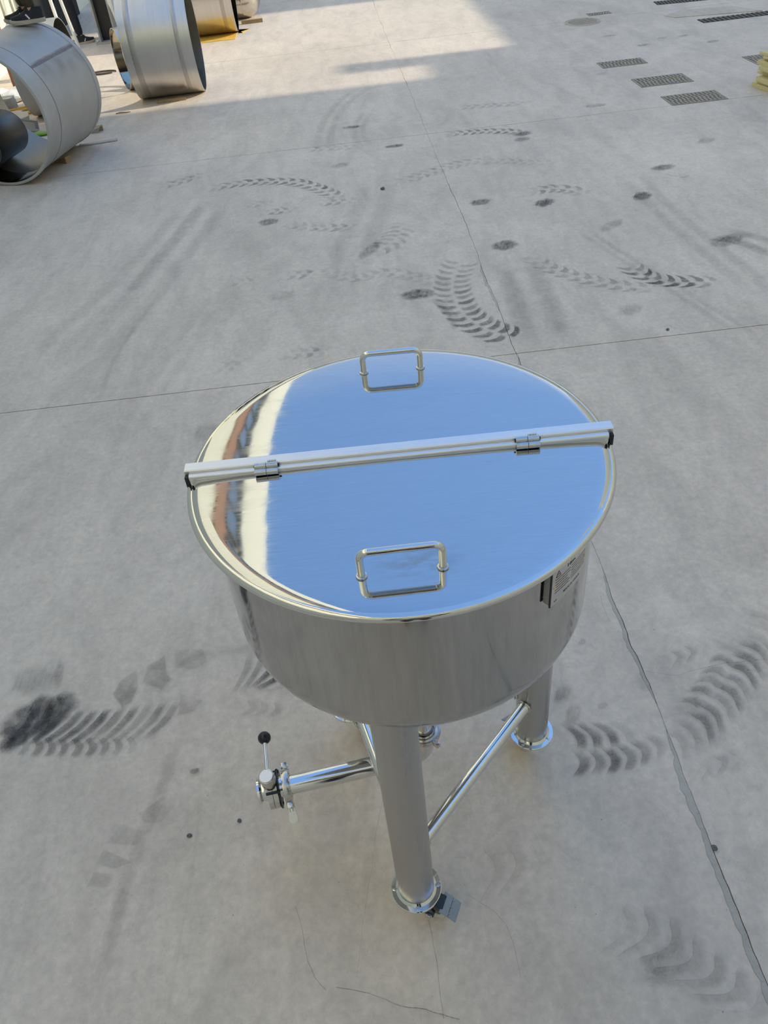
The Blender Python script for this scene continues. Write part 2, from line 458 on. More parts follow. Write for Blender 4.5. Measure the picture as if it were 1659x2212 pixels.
def tread(pts, width, pitch, alpha, lean=0.5, fill=0.62, rows=2, jitter=0.15, seed=0, a_fn=None, bend=0.25, name='tyre_mark', skip=0.0, inner=0.66):
    rr = random.Random(seed); d = Decal()
    P_ = resample(path_px(pts), pitch)
    for i in range(len(P_) - 1):
        t = (P_[min(i + 1, len(P_) - 1)] - P_[max(i - 1, 0)]); t.z = 0
        if t.length < 1e-6: continue
        t.normalize(); nrm = Vector((-t.y, t.x, 0)); f = i / max(1, len(P_) - 2)
        a = alpha * (a_fn(f) if a_fn else min(1, 4 * f + 0.35, 4 * (1 - f) + 0.35))
        for row in range(rows):
            if rr.random() < skip: continue
            w0 = -width / 2 + width * row / rows; w1 = w0 + width / rows * 0.94
            sgn = 1 if row == 0 else -1
            base = P_[i] + t * (pitch * (0.5 * (row % 2)) + rr.uniform(-jitter, jitter) * pitch * 0.3)
            ol = []; m = 6
            for k in range(m + 1):
                u = k / m; ww = w0 + (w1 - w0) * u
                cv = lean * (u if sgn > 0 else 1 - u) * width / rows + bend * math.sin(PI * u) * pitch
                ol.append(base + nrm * ww + t * cv)
            for k in range(m, -1, -1):
                u = k / m; ww = w0 + (w1 - w0) * u
                cv = lean * (u if sgn > 0 else 1 - u) * width / rows + bend * math.sin(PI * u) * pitch
                th = fill * pitch * (0.8 + 0.25 * math.sin(PI * u)) * (1 + rr.uniform(-0.1, 0.1))
                ol.append(base + nrm * ww + t * (cv + th))
            d.blob(ol, a * rr.uniform(1 - jitter * 2, 1 + jitter), inner)
    return d.build(name)

def smear(u, v, du, dv, alpha, ang=0.0, streaks=5, seed=0, name='rubber_scuff', mat=None, inner=0.45):
    """a scuff about 2du by 2dv photograph pixels across"""
    rr = random.Random(seed); d = Decal()
    c = at(u, v); ex = at(u + 1, v - 0.1133) - c; ey = at(u + 0.11, v - 1) - c
    ca, sa = math.cos(ang), math.sin(ang)
    def pt(a, b): return c + ex * (a * ca - b * sa) + ey * (a * sa + b * ca)
    n = 22
    d.blob([pt(du * math.cos(2 * PI * i / n) * rr.uniform(0.85, 1.1), dv * math.sin(2 * PI * i / n) * rr.uniform(0.8, 1.1)) for i in range(n)], alpha * 0.85, inner + 0.12)
    for k in range(streaks):
        cx_ = -du * 0.75 + 1.5 * du * (k + rr.uniform(0.1, 0.9)) / streaks; hw = du / streaks * rr.uniform(0.5, 1.1); hh = dv * rr.uniform(0.6, 1.0)
        oy = rr.uniform(-0.2, 0.2) * dv
        d.blob([pt(cx_ + hw * math.cos(2 * PI * i / 12) + 0.25 * hh * math.sin(2 * PI * i / 12), oy + hh * math.sin(2 * PI * i / 12)) for i in range(12)], alpha * rr.uniform(0.2, 0.6), 0.4)
    return d.build(name, mat)

def streak(pts, width, alpha, mat=None, name='tyre_streak', lanes=1):
    for k in range(lanes):
        P_ = resample(path_px(pts), 0.05); L = []; R_ = []
        for i, q in enumerate(P_):
            t = (P_[min(i + 1, len(P_) - 1)] - P_[max(i - 1, 0)]).normalized(); n = Vector((-t.y, t.x, 0))
            o = width * (k - (lanes - 1) / 2) * 1.25
            L.append(q + n * (o - width / 2)); R_.append(q + n * (o + width / 2))
        ribbon_mesh(name, L, R_, _zoff[0], mat or M_RUBBER_MARK, lambda f: alpha * min(1, 5 * f, 5 * (1 - f)))
        _zoff[0] += 0.00006

def hair_crack(pts, wid=0.002, alpha=0.75):
    P_ = resample(path_px(pts), 0.02); L = []; R_ = []
    for i, q in enumerate(P_):
        t = (P_[min(i + 1, len(P_) - 1)] - P_[max(i - 1, 0)]).normalized(); n = Vector((-t.y, t.x, 0))
        j = 0.006 * mnoise.noise(q * 13) + 0.003 * mnoise.noise(q * 47)
        L.append(q + n * (j - wid)); R_.append(q + n * (j + wid))
    ribbon_mesh('hairline_crack', L, R_, _zoff[0], M_RUBBER_MARK, lambda f: alpha); _zoff[0] += 0.00006

# far and middle marks
tread([(440, 410), (508, 398), (581, 392), (635, 394), (690, 408), (740, 432)], 0.17, 0.085, 0.42, seed=1, lean=0.6)
tread([(955, 291), (1000, 287), (1044, 284), (1100, 284), (1140, 290)], 0.16, 0.07, 0.45, seed=2)
smear(1130, 289, 24, 6, 0.45, seed=3); smear(1128, 301, 20, 6, 0.35, seed=4)
tread([(1352, 568), (1380, 588), (1420, 602), (1466, 607), (1510, 608), (1550, 607)], 0.17, 0.075, 0.62, seed=5, lean=0.7)
tread([(1135, 548), (1180, 575), (1240, 596), (1310, 612), (1380, 620), (1430, 620)], 0.15, 0.08, 0.24, seed=6)
tread([(1000, 560), (982, 595), (980, 630), (996, 668), (1030, 698), (1070, 716), (1105, 728)], 0.24, 0.07, 0.55, seed=7, lean=0.35, rows=2, a_fn=lambda f: 0.35 + 0.75 * f)
smear(902, 636, 44, 13, 0.75, seed=8, streaks=6); streak([(930, 645), (955, 665), (975, 690), (985, 720)], 0.05, 0.3)
streak([(945, 645), (975, 670), (995, 700)], 0.03, 0.3, M_DUST_MARK, 'dust_streak')
smear(1090, 530, 34, 13, 0.72, seed=9); smear(1177, 438, 26, 10, 0.72, seed=10); smear(1038, 437, 28, 8, 0.5, seed=11)
smear(1387, 424, 24, 11, 0.72, seed=12); smear(1434, 362, 30, 8, 0.55, seed=13)
tread([(1462, 368), (1464, 380), (1450, 393)], 0.16, 0.06, 0.2, seed=14)
smear(1570, 519, 40, 15, 0.45, seed=15); streak([(1560, 505), (1620, 520), (1690, 548)], 0.10, 0.28, lanes=2)
tread([(1130, 418), (1180, 409), (1225, 410), (1268, 422)], 0.17, 0.075, 0.36, seed=16)
tread([(850, 398), (900, 382), (960, 362), (1020, 349), (1060, 346)], 0.17, 0.075, 0.2, seed=17)
tread([(1020, 350), (1080, 349), (1160, 351), (1200, 350)], 0.15, 0.07, 0.16, seed=18)
tread([(610, 483), (660, 490), (720, 492), (770, 490)], 0.15, 0.075, 0.2, seed=19)
smear(580, 480, 26, 9, 0.5, seed=20); tread([(550, 462), (600, 457), (650, 452)], 0.14, 0.07, 0.26, seed=21)
tread([(520, 448), (560, 442), (600, 440)], 0.14, 0.07, 0.2, seed=22); tread([(675, 440), (720, 437), (775, 432)], 0.14, 0.07, 0.28, seed=23)
tread([(492, 612), (520, 611), (550, 607)], 0.13, 0.062, 0.42, seed=24); tread([(455, 797), (490, 794), (528, 789)], 0.14, 0.062, 0.42, seed=25)
tread([(600, 768), (660, 763), (720, 757)], 0.13, 0.062, 0.22, seed=26); tread([(590, 600), (640, 594), (700, 590)], 0.14, 0.07, 0.2, seed=27)
tread([(700, 585), (760, 600), (830, 590), (900, 600), (960, 618)], 0.14, 0.07, 0.16, seed=28)
smear(800, 540, 30, 14, 0.32, ang=0.5, seed=29); tread([(790, 548), (830, 532), (858, 508), (862, 485)], 0.22, 0.07, 0.2, seed=30)
smear(760, 275, 24, 3.5, 0.5, seed=31); smear(852, 316, 25, 4, 0.6, seed=32); smear(735, 358, 22, 6, 0.3, seed=33)
smear(610, 640, 32, 14, 0.16, seed=34); smear(1360, 670, 32, 16, 0.20, seed=35); smear(1320, 488, 30, 12, 0.22, ang=0.3, seed=36)
smear(450, 935, 40, 26, 0.22, seed=37); smear(1525, 305, 24, 9, 0.24, seed=38); smear(1285, 229, 30, 4, 0.3, seed=39)
tread([(330, 408), (370, 398), (420, 384), (440, 378)], 0.16, 0.08, 0.25, seed=40)
tread([(640, 328), (700, 322), (790, 318)], 0.15, 0.08, 0.16, seed=41); tread([(970, 236), (1060, 228), (1160, 222)], 0.15, 0.08, 0.22, seed=42)
smear(1390, 98, 18, 3, 0.3, seed=43); smear(1540, 90, 16, 3.5, 0.35, seed=44); smear(1475, 78, 14, 3, 0.25, seed=45); smear(1316, 78, 18, 2, 0.3, seed=46)
smear(1430, 83, 14, 2.5, 0.2, seed=47); smear(1300, 160, 16, 4, 0.14, seed=48)
# long faint wheel streaks
streak([(20, 845), (150, 720), (270, 610), (370, 500), (440, 410)], 0.12, 0.10, lanes=2)
streak([(150, 800), (260, 700), (340, 600), (420, 500), (480, 420)], 0.14, 0.13, lanes=2)
streak([(260, 960), (330, 850), (430, 700), (480, 640)], 0.09, 0.08, lanes=2)
streak([(215, 870), (250, 770), (340, 640)], 0.03, 0.35, M_DUST_MARK, 'dust_streak')
streak([(1180, 750), (1150, 650), (1110, 560)], 0.14, 0.20, lanes=2)
streak([(1659, 640), (1560, 560), (1440, 460), (1350, 370)], 0.09, 0.13, lanes=2)
streak([(1640, 740), (1480, 640), (1290, 520), (1230, 470)], 0.05, 0.12, lanes=2)
streak([(700, 340), (705, 280), (740, 225), (800, 180)], 0.09, 0.13, lanes=2)
streak([(790, 320), (775, 280), (800, 235)], 0.06, 0.13, lanes=2)
streak([(740, 640), (755, 560), (790, 480), (820, 380)], 0.15, 0.12, lanes=2)
streak([(560, 1400), (420, 1420), (360, 1450)], 0.05, 0.12)
# near marks on the left
tread([(5, 1580), (70, 1568), (140, 1570), (210, 1568), (280, 1562), (350, 1556)], 0.150, 0.046, 0.75, seed=51, lean=0.62, rows=1, fill=0.74, bend=0.25, inner=0.66, a_fn=lambda f: 1.1 - 0.75 * f)
tread([(20, 1612), (100, 1615), (180, 1614), (250, 1612), (330, 1606)], 0.075, 0.043, 0.36, seed=52, lean=-0.3, rows=1, fill=0.66, bend=0.4, inner=0.72)
smear(85, 1548, 95, 46, 0.95, ang=0.25, seed=53, streaks=4, inner=0.6)
smear(30, 1600, 42, 22, 0.8, ang=0.6, seed=63, streaks=3)
smear(75, 1475, 60, 38, 0.22, seed=54, streaks=7); smear(128, 1460, 12, 40, 0.25, seed=64, streaks=2)
tread([(480, 1470), (520, 1455), (560, 1450), (620, 1470)], 0.15, 0.044, 0.62, seed=55, lean=0.7, rows=1, fill=0.74, bend=0.3, inner=0.64)
tread([(490, 1530), (560, 1532), (640, 1540)], 0.07, 0.045, 0.22, seed=56, lean=0.2, rows=1, fill=0.66, bend=0.4)
def poly_mark(pts, alpha, inner=0.86):
    d = Decal(); d.blob([at(u, v) for u, v in pts], alpha, inner); return d.build('dirt_patch')
poly_mark([(242, 1502), (262, 1470), (298, 1446), (301, 1485), (285, 1520), (265, 1535)], 0.30)
poly_mark([(307, 1478), (318, 1440), (358, 1416), (362, 1455), (372, 1470), (350, 1495)], 0.24)
poly_mark([(375, 1405), (440, 1403), (452, 1432), (420, 1450), (378, 1445)], 0.13)
poly_mark([(383, 1550), (392, 1500), (440, 1515), (420, 1540)], 0.18)
poly_mark([(300, 1760), (355, 1720), (380, 1745), (350, 1780), (310, 1782)], 0.12); poly_mark([(228, 1825), (260, 1780), (320, 1800), (300, 1830)], 0.15)
poly_mark([(206, 1870), (225, 1835), (290, 1865), (250, 1880)], 0.13); poly_mark([(186, 1920), (205, 1885), (250, 1890), (235, 1920)], 0.12)
streak([(395, 1560), (352, 1700), (290, 1860), (245, 2010), (200, 2212)], 0.05, 0.20)
streak([(440, 1640), (420, 1850), (385, 2050), (360, 2212)], 0.012, 0.25, M_DUST_MARK, 'dust_streak')
# near marks on the right
tread([(1195, 1650), (1260, 1648), (1330, 1640), (1395, 1620), (1440, 1595)], 0.095, 0.046, 0.46, seed=57, lean=0.1, rows=1, fill=0.80, bend=0.5, inner=0.55, jitter=0.25)
tread([(1205, 1592), (1265, 1590), (1330, 1582), (1390, 1562)], 0.10, 0.046, 0.40, seed=157, lean=-0.4, rows=1, fill=0.82, bend=0.4, inner=0.55, jitter=0.25)
tread([(1440, 1625), (1500, 1580), (1560, 1520), (1605, 1455), (1635, 1395), (1650, 1330)], 0.13, 0.050, 0.34, seed=58, lean=0.35, rows=1, fill=0.76, bend=0.5, inner=0.5, jitter=0.3)
tread([(1440, 1560), (1490, 1520), (1530, 1470), (1560, 1420), (1580, 1370)], 0.07, 0.050, 0.34, seed=158, lean=-0.4, rows=1, fill=0.76, bend=0.35, inner=0.5, jitter=0.3)
tread([(1400, 1440), (1450, 1425), (1500, 1405), (1540, 1385)], 0.08, 0.05, 0.20, seed=59, rows=1, bend=0.6, inner=0.5)
tread([(1460, 1690), (1530, 1660), (1600, 1640)], 0.07, 0.05, 0.16, seed=159, rows=1, bend=0.6, inner=0.5)
tread([(1440, 1440), (1400, 1470), (1370, 1500)], 0.10, 0.05, 0.12, seed=60, rows=1, bend=0.6, inner=0.5)
smear(1430, 2085, 60, 62, 0.20, seed=61, streaks=3)
tread([(1280, 2000), (1360, 2010), (1440, 2050), (1530, 2110), (1620, 2180)], 0.15, 0.05, 0.20, seed=62, rows=1, bend=0.9, lean=0.5)
tread([(960, 1920), (1080, 1880), (1180, 1900)], 0.16, 0.055, 0.10, seed=65, rows=1, bend=0.9)
smear(422, 1668, 13, 8, 0.55, seed=66, streaks=2); smear(1238, 1545, 20, 30, 0.25, seed=67, streaks=5); smear(1215, 1500, 22, 24, 0.32, seed=68, streaks=6)
smear(1257, 1390, 10, 9, 0.32, seed=69, streaks=4); smear(1300, 1527, 14, 9, 0.3, seed=70, streaks=4)
hair_crack([(640, 1960), (655, 2010), (660, 2050), (680, 2110), (705, 2146)], 0.0012, 0.6)
hair_crack([(727, 2136), (790, 2146), (860, 2172), (960, 2196), (1010, 2212)], 0.0014, 0.8)
hair_crack([(925, 1990), (940, 2060), (952, 2140), (958, 2212)], 0.0011, 0.7)
hair_crack([(1010, 1935), (1080, 1985), (1110, 2050), (1122, 2130)], 0.0010, 0.45)
hair_crack([(1395, 1452), (1460, 1462), (1540, 1440), (1659, 1428)], 0.0010, 0.6)
hair_crack([(1298, 1290), (1305, 1325), (1320, 1350)], 0.0010, 0.6)
hair_crack([(832, 1700), (815, 1800), (790, 1960), (770, 2120)], 0.0008, 0.35)

# ================================================================== buildings round the yard
def building(name, x0, x1, y0, y1, h, label):
    r = MB().box(((x0 + x1) / 2, (y0 + y1) / 2, h / 2 - 0.02), (x1 - x0, y1 - y0, h + 0.04)).build(name, M_CREAM, smooth=False)
    tag(r, label, kind='structure'); return r
XL = -4.15; HL = 16.5
wl = building('wall_left', XL - 6, XL, -16, 34, HL, 'cream rendered wall of the factory hall on the left')
def strip(x, y0, y1, z0, z1, mat, name, par, d=0.05):
    return MB().box((x, (y0 + y1) / 2, (z0 + z1) / 2), (d, y1 - y0, z1 - z0)).build(name, mat, par, smooth=False)
wi = 1
for k in range(10):
    y0 = -15 + k * 4.6
    gl = strip(XL + 0.02, y0, y0 + 4.2, 11.72, 12.75, M_GLASSWIN, 'window_%d' % wi, None, 0.10)
    tag(gl, 'blue-grey strip window high in the cream wall', kind='structure'); wi += 1
    fr = MB()
    for j in range(4): fr.box((XL + 0.08, y0 + 4.2 * j / 3, 12.235), (0.06, 0.10, 1.03))
    fr.box((XL + 0.08, y0 + 2.1, 11.75), (0.06, 4.2, 0.08)); fr.box((XL + 0.08, y0 + 2.1, 12.72), (0.06, 4.2, 0.08))
    fr.build('window_frame', M_FRAME, gl, smooth=False)
t1 = strip(XL + 0.03, -16, 34, 10.85, 11.66, M_TERRA, 'trim_1', None, 0.10); tag(t1, 'terracotta band below the strip windows', kind='structure')
t2 = strip(XL + 0.04, -16, 34, 12.98, 13.20, M_FRAME, 'trim_2', None, 0.10); tag(t2, 'ledge above the strip windows, dark to stand in for gutter shadow', kind='structure')  # its dark colour paints the shadow line of the gutter
XR = 16.0
T = math.tan(SUN_EL)
wr = building('wall_right', XR, XR + 10, -16, 9.0, 18.0, 'cream wall of the tall building on the right')
wr2 = building('wall_right_far', XR, XR + 10, 13.75, 34, 18.0, 'cream wall of the building beyond the gap')
wr3 = building('wall_right_low', XR, XR + 8, 9.0, 13.75, (XR - 2.0) * T, 'low cream building in the gap')
tag(MB().box((XR + 1.2, 9.78, (XR + 1.2 - 0.25) * T / 2), (0.4, 0.42, (XR + 1.2 - 0.25) * T)).build('chimney', M_CREAM, wr3, smooth=False))
tag(MB().box((XR + 0.5, 9.28, (XR + 0.5 - 1.2) * T / 2), (0.4, 0.60, (XR + 0.5 - 1.2) * T)).build('parapet', M_CREAM, wr3, smooth=False))
wb = building('wall_back', -14, 24, 36, 42, 11, 'cream building at the far end of the yard')
wn = building('wall_near', -14, 24, -14, -6.5, 15, 'cream building behind the photographer')

# ================================================================== the tank
TX, TY = 0.0365, 1.146
LIDZ = 1.2225
RL = 0.3825
tank = empty('mixing_tank', (TX, TY, 0))
tag(tank, 'polished stainless steel tank with a split lid standing on three legs with castors', 'tank')
BX, BY = -0.0005, -0.005          # the shell sits a touch nearer than the lid
def cap_profile():
    pr = [(0.340, LIDZ - 0.016), (0.355, LIDZ - 0.016), (0.355, 0.925)]
    n = 14
    for i in range(1, n + 1):      # knuckle
        t = PI / 2 * i / n * 0.80
        pr.append((0.355 - 0.085 * (1 - math.cos(t)) , 0.925 - 0.090 * math.sin(t)))
    r_, z_ = pr[-1]
    for i in range(1, 13):         # shallow dish
        t = i / 12; pr.append((r_ * (1 - t) + 0.026 * t, z_ - 0.085 * (1 - (1 - t) ** 1.6)))
    return pr
body = MB().lathe(cap_profile(), 160, origin=(BX, BY, 0)).build('body', M_BODY, tank, ang=50)
# rolled rim under the lid
rim_p = [(0.3755 + 0.0108 * math.cos(2 * PI * i / 16), LIDZ - 0.0115 + 0.0085 * math.sin(2 * PI * i / 16)) for i in range(16)]
MB().lathe(rim_p, 160, closed_prof=True).build('rolled_rim', M_RIM, tank, ang=80)

# lid panels
BAR_ROT = rad(-1.35)
def lid_z(r):
    x = r / RL
    z = LIDZ + 0.006 - 0.5 * RL * (0.024 * x * x) - RL * 0.004 * x ** 8
    if r > 0.356:
        u = min(1.0, (r - 0.356) / (RL - 0.356)); z -= 0.010 * (1 - math.sqrt(max(0.0, 1 - u * u * 0.995)))
    return z
def lid_panel(front):
    vs = []; fs = []; s = -1 if front else 1; d0 = 0.0085 if front else 0.006
    na, radii = 120, [0.0] + [RL * i / 26 for i in range(1, 25)] + [0.356, 0.360, 0.364, 0.368, 0.371, 0.374, 0.3765, 0.3785, 0.380, RL]
    radii = sorted(set(radii))
    idx = {}
    for i, r in enumerate(radii):
        for j in range(na + 1):
            if r <= d0: a0 = 0; x, y = (-1 + 2 * j / na) * d0 * 0.5, s * d0
            else:
                a0 = math.asin(d0 / r); a = a0 + (PI - 2 * a0) * j / na; x, y = r * math.cos(a), s * r * math.sin(a)
            rr_ = math.hypot(x, y)
            idx[i, j] = len(vs); vs.append((x, y, lid_z(rr_)))
    for i in range(len(radii) - 1):
        for j in range(na): fs.append((idx[i, j], idx[i, j + 1], idx[i + 1, j + 1], idx[i + 1, j]))
    # turned down lip
    last = len(radii) - 1; b = len(vs)
    for j in range(na + 1):
        x, y, z = vs[idx[last, j]]; vs.append((x, y, LIDZ - 0.0085))
    for j in range(na): fs.append((idx[last, j], idx[last, j + 1], b + j + 1, b + j))
    m = MB(Matrix.Rotation(BAR_ROT, 4, 'Z')).add(vs, fs)
    return m.build('lid_panel', M_LID, tank, ang=60)
lid_f = lid_panel(True); lid_b = lid_panel(False)
lid_f['label'] = 'front half of the mirror polished lid'; lid_b['label'] = 'rear half of the mirror polished lid'

# handles: upright loops of rod with weld beads
def handle(pa, pb, h, par):
    a, b = Vector(pa), Vector(pb); ex = (b - a).normalized(); ez = Vector((0, 0, 1)); rr = 0.014
    za = lid_z(math.hypot(a.x, a.y)) - 0.002; zb_ = lid_z(math.hypot(b.x, b.y)) - 0.002
    a.z = za; b.z = zb_
    top = max(za, zb_) + h
    path = [a, Vector((a.x, a.y, top - rr))] + arc(Vector((a.x, a.y, top - rr)) + ex * rr, rr, PI, PI / 2, 6, ex, ez)[1:]
    path += arc(Vector((b.x, b.y, top - rr)) - ex * rr, rr, PI / 2, 0, 6, ex, ez) + [b]
    hd = MB().tube(path, 0.0062, 14).build('handle', M_TUBE, par, ang=50)
    for q in (a, b):
        ring = [(0.0070 + 0.0024 * math.cos(2 * PI * i / 8), q.z + 0.0035 + 0.0020 * math.sin(2 * PI * i / 8)) for i in range(8)]
        MB().lathe(ring, 18, origin=(q.x, q.y, 0), closed_prof=True).build('weld_bead', M_CAST, par)
def lidpt(u, v): p_ = at(u, v, LIDZ + 0.006); return (p_.x - TX, p_.y - TY)
pa, pb = lidpt(781, 1242), lidpt(957, 1222); handle((*pa, 0), (*pb, 0), 0.052, lid_f)
pa, pb = lidpt(786, 803), lidpt(908, 792); handle((*pa, 0), (*pb, 0), 0.046, lid_b)

# hinge bar
RB = Matrix.Translation((0, -0.0045, 0)) @ Matrix.Rotation(BAR_ROT, 4, 'Z')
bz = LIDZ + 0.008
x0b, x1b = -0.3865, 0.3885
m = MB(RB)
prof = [(-0.0065, bz - 0.006), (-0.0065, bz + 0.0105), (-0.0045, bz + 0.0125), (0.0155, bz + 0.0125), (0.0180, bz + 0.0095), (0.0180, bz - 0.012), (0.0165, bz - 0.012), (0.0165, bz - 0.004), (-0.004, bz - 0.004)]
vs = [(x0b, y, z) for y, z in prof] + [(x1b, y, z) for y, z in prof]; n = len(prof)
m.add(vs, [(i, (i + 1) % n, n + (i + 1) % n, n + i) for i in range(n)] + [tuple(range(n)), tuple(range(n, 2 * n))])
bar = m.build('hinge_bar', M_BAR, tank, ang=30)
m = MB(RB)
prof = [(-0.0068, bz - 0.030)] + [(-0.0120 - 0.0055 * math.cos(a), bz + 0.0005 + 0.0060 * math.sin(a)) for a in (2.2, 1.7, 1.2, 0.7, 0.2, -0.4, -1.0)] + [(-0.0165, bz - 0.030)]
prof[1] = (-0.0068, bz + 0.0062)
n = len(prof); vs = [(x0b + 0.008, y, z) for y, z in prof] + [(x1b - 0.010, y, z) for y, z in prof]
m.add(vs, [(i, (i + 1) % n, n + (i + 1) % n, n + i) for i in range(n)] + [tuple(range(n)), tuple(range(n, 2 * n))])
m.build('hinge_strip', M_BAR, tank, ang=40)
# dark boxes standing in for the shade in the gap under the bar ends
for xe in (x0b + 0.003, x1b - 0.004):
    MB(RB).box((xe, -0.0105, bz - 0.008), (0.006, 0.011, 0.022)).build('bar_end_shade', M_DARKSTEEL, bar, smooth=False)
def hinge(cxh):
    h = None
    for k, (y, z) in enumerate(((-0.0105, bz + 0.0095), (-0.0205, bz + 0.0035))):
        for j in (0, 1):
            xa = cxh - 0.021 + 0.0215 * j; m = MB(RB)
            m.cyl((xa, y, z), (xa + 0.0205, y, z), 0.0062, n=18)
            if h is None: h = m.build('hinge', M_CAST, tank)
            else: m.build('knuckle', M_CAST, h)
    MB(RB).cyl((cxh - 0.0225, -0.0105, bz + 0.0095), (cxh + 0.0235, -0.0105, bz + 0.0095), 0.0028, n=10).build('pin', M_DARKSTEEL, h)
    w_ = MB(RB)
    for i in range(6): w_.sphere((cxh + 0.004 + 0.0024 * i, -0.0035 + 0.0006 * (i % 2), bz + 0.0135), 0.0022, 6)
    for i in range(5): w_.sphere((cxh - 0.012 + 0.002 * i, -0.0150, bz + 0.0085), 0.0020, 6)
    w_.build('weld_bead', M_CAST, h)
hinge(-0.237); hinge(0.233)

# legs
FZ = 0.118
l0 = at(899, 1916, FZ); l1 = at(1147, 1578, FZ)
v01 = Vector((l1.x - l0.x, l1.y - l0.y, 0))
l2 = at(758, 1522, FZ)
cen = (Vector((l0.x + l1.x + l2.x, l0.y + l1.y + l2.y, 0)) / 3)
legs = [Vector((q.x - TX, q.y - TY, 0)) for q in (l0, l1, l2)]
cenl = Vector((cen.x - TX, cen.y - TY, 0))
LR = 0.0445
def bolt(m, c, ax=(0, 0, 1), r=0.0052, h=0.004):
    c = Vector(c); ax = Vector(ax).normalized()
    m.tube([c, c + ax * h], r, 6); m.tube([c + ax * h, c + ax * (h + 0.0015)], r * 0.5, 8)
for k, q in enumerate(legs):
    lg = MB().cyl((q.x, q.y, FZ), (q.x, q.y, 0.885), LR, n=48).build('leg', M_LEG, tank, ang=40)
    prof = [(LR - 0.001, FZ + 0.010), (LR + 0.0035, FZ + 0.006), (LR + 0.006, FZ + 0.0035), (0.0605, FZ + 0.0025), (0.062, FZ + 0.001), (0.062, FZ - 0.004), (0.060, FZ - 0.006), (0.0, FZ - 0.006)]
    MB().lathe(prof, 48, origin=(q.x, q.y, 0)).build('flange', M_TUBE, lg, ang=25)
    out = (q - cenl).normalized(); a0 = math.atan2(out.y, out.x) + (0.12, 0.55, 0.3)[k]
    for j in range(4):
        a = a0 + j * PI / 2 + 0.1; m = MB(); bolt(m, (q.x + 0.0545 * math.cos(a), q.y + 0.0545 * math.sin(a), FZ + 0.0025)); m.build('bolt', M_ZINC, lg, ang=20)
    # castor under the flange
    ca = (rad(-26), rad(115), rad(-15))[k]
    Mx = Matrix.Translation((q.x, q.y, 0)) @ Matrix.Rotation(ca, 4, 'Z')
    fk = MB(Mx); fk.box((0, 0, FZ - 0.0095), (0.084, 0.076, 0.006), bev=0.002)
    fk.lathe([(0.0, FZ - 0.013), (0.028, FZ - 0.013), (0.030, FZ - 0.018), (0.026, FZ - 0.026), (0.0, FZ - 0.026)], 24)
    for s_ in (-1, 1):
        poly = [(-0.012, FZ - 0.022), (0.034, FZ - 0.022), (0.052, 0.052), (0.047, 0.026), (0.033, 0.026), (0.014, 0.050)]
        mt = Matrix(((1, 0, 0, 0), (0, 0, 1, 0), (0, 1, 0, 0), (0, 0, 0, 1)))
        fk.prism(poly, s_ * 0.020 - 0.0015, s_ * 0.020 + 0.0015, mt)
    fk.box((0.012, 0, FZ - 0.028), (0.05, 0.043, 0.006), bev=0.002)
    ct = fk.build('castor', M_BLACKPAINT, tank, ang=30)
    MB(Mx).lathe([(0.0, -0.014), (0.030, -0.014), (0.0365, -0.011), (0.038, -0.006), (0.038, 0.006), (0.0365, 0.011), (0.030, 0.014), (0.0, 0.014)], 32, origin=(0.038, 0, 0.0385), axis=(0, 1, 0)).build('wheel', M_NYLON, ct)
    m = MB(Mx); m.cyl((0.038, -0.026, 0.0385), (0.038, 0.026, 0.0385), 0.004, n=10); bolt(m, (0.038, -0.023, 0.0385), (0, -1, 0), 0.0075, 0.005); bolt(m, (0.038, 0.023, 0.0385), (0, 1, 0), 0.0075, 0.005)
    m.build('axle_bolt', M_ZINC, ct, ang=20)
    m = MB(Mx); m.box((0.052, 0, 0.070), (0.034, 0.036, 0.044), Euler((0, rad(12), 0)), 0.003); m.build('brake_housing', M_BLACK, ct)
    m = MB(Mx); m.box((0.076, 0, 0.080), (0.024, 0.052, 0.005), Euler((0, rad(28), 0)), 0.0018); m.box((0.097, 0, 0.064), (0.026, 0.050, 0.004), Euler((0, rad(40), 0)), 0.0015)
    for j in (-1, 0, 1): m.box((0.086, j * 0.017, 0.0735), (0.014, 0.0025, 0.006), Euler((0, rad(36), 0)))
    pd = m.build('brake_pedal', M_GREYPED, ct, ang=25)
    MB(Mx).box((0.079, -0.012, 0.0815), (0.014, 0.003, 0.0022), Euler((0, rad(28), rad(-20)))).build('pedal_mark', M_BLACK, pd, smooth=False) if False else None
    m = MB(Mx)
    for j in range(6): m.tube([(0.020, -0.030, 0.062), (0.020 + 0.008 * math.cos(j * PI / 3), -0.031, 0.062 + 0.008 * math.sin(j * PI / 3))], 0.0022, 6)
    m.cyl((0.020, -0.018, 0.062), (0.020, -0.034, 0.062), 0.0042, n=10)
    m.build('star_screw', M_ZINC, ct)

# braces between the legs
ZB = 0.290
for i in range(3):
    a, b = legs[i], legs[(i + 1) % 3]; d = (b - a).normalized()
    p0, p1 = a + d * (LR - 0.003), b - d * (LR - 0.003); p0.z = p1.z = ZB
    br = MB().cyl(p0, p1, 0.0160, n=28).build('brace', M_TUBE, tank, ang=50)
    for q, s_ in ((p0, 1), (p1, -1)):
        c = q + d * s_ * 0.006
        MB().tube([c + 0.0175 * (math.cos(t) * Vector((0, 0, 1)) + math.sin(t) * d.cross(Vector((0, 0, 1)))) for t in [2 * PI * j / 20 for j in range(20)]], 0.0022, 6, closed=True).build('weld_bead', M_CAST, br)

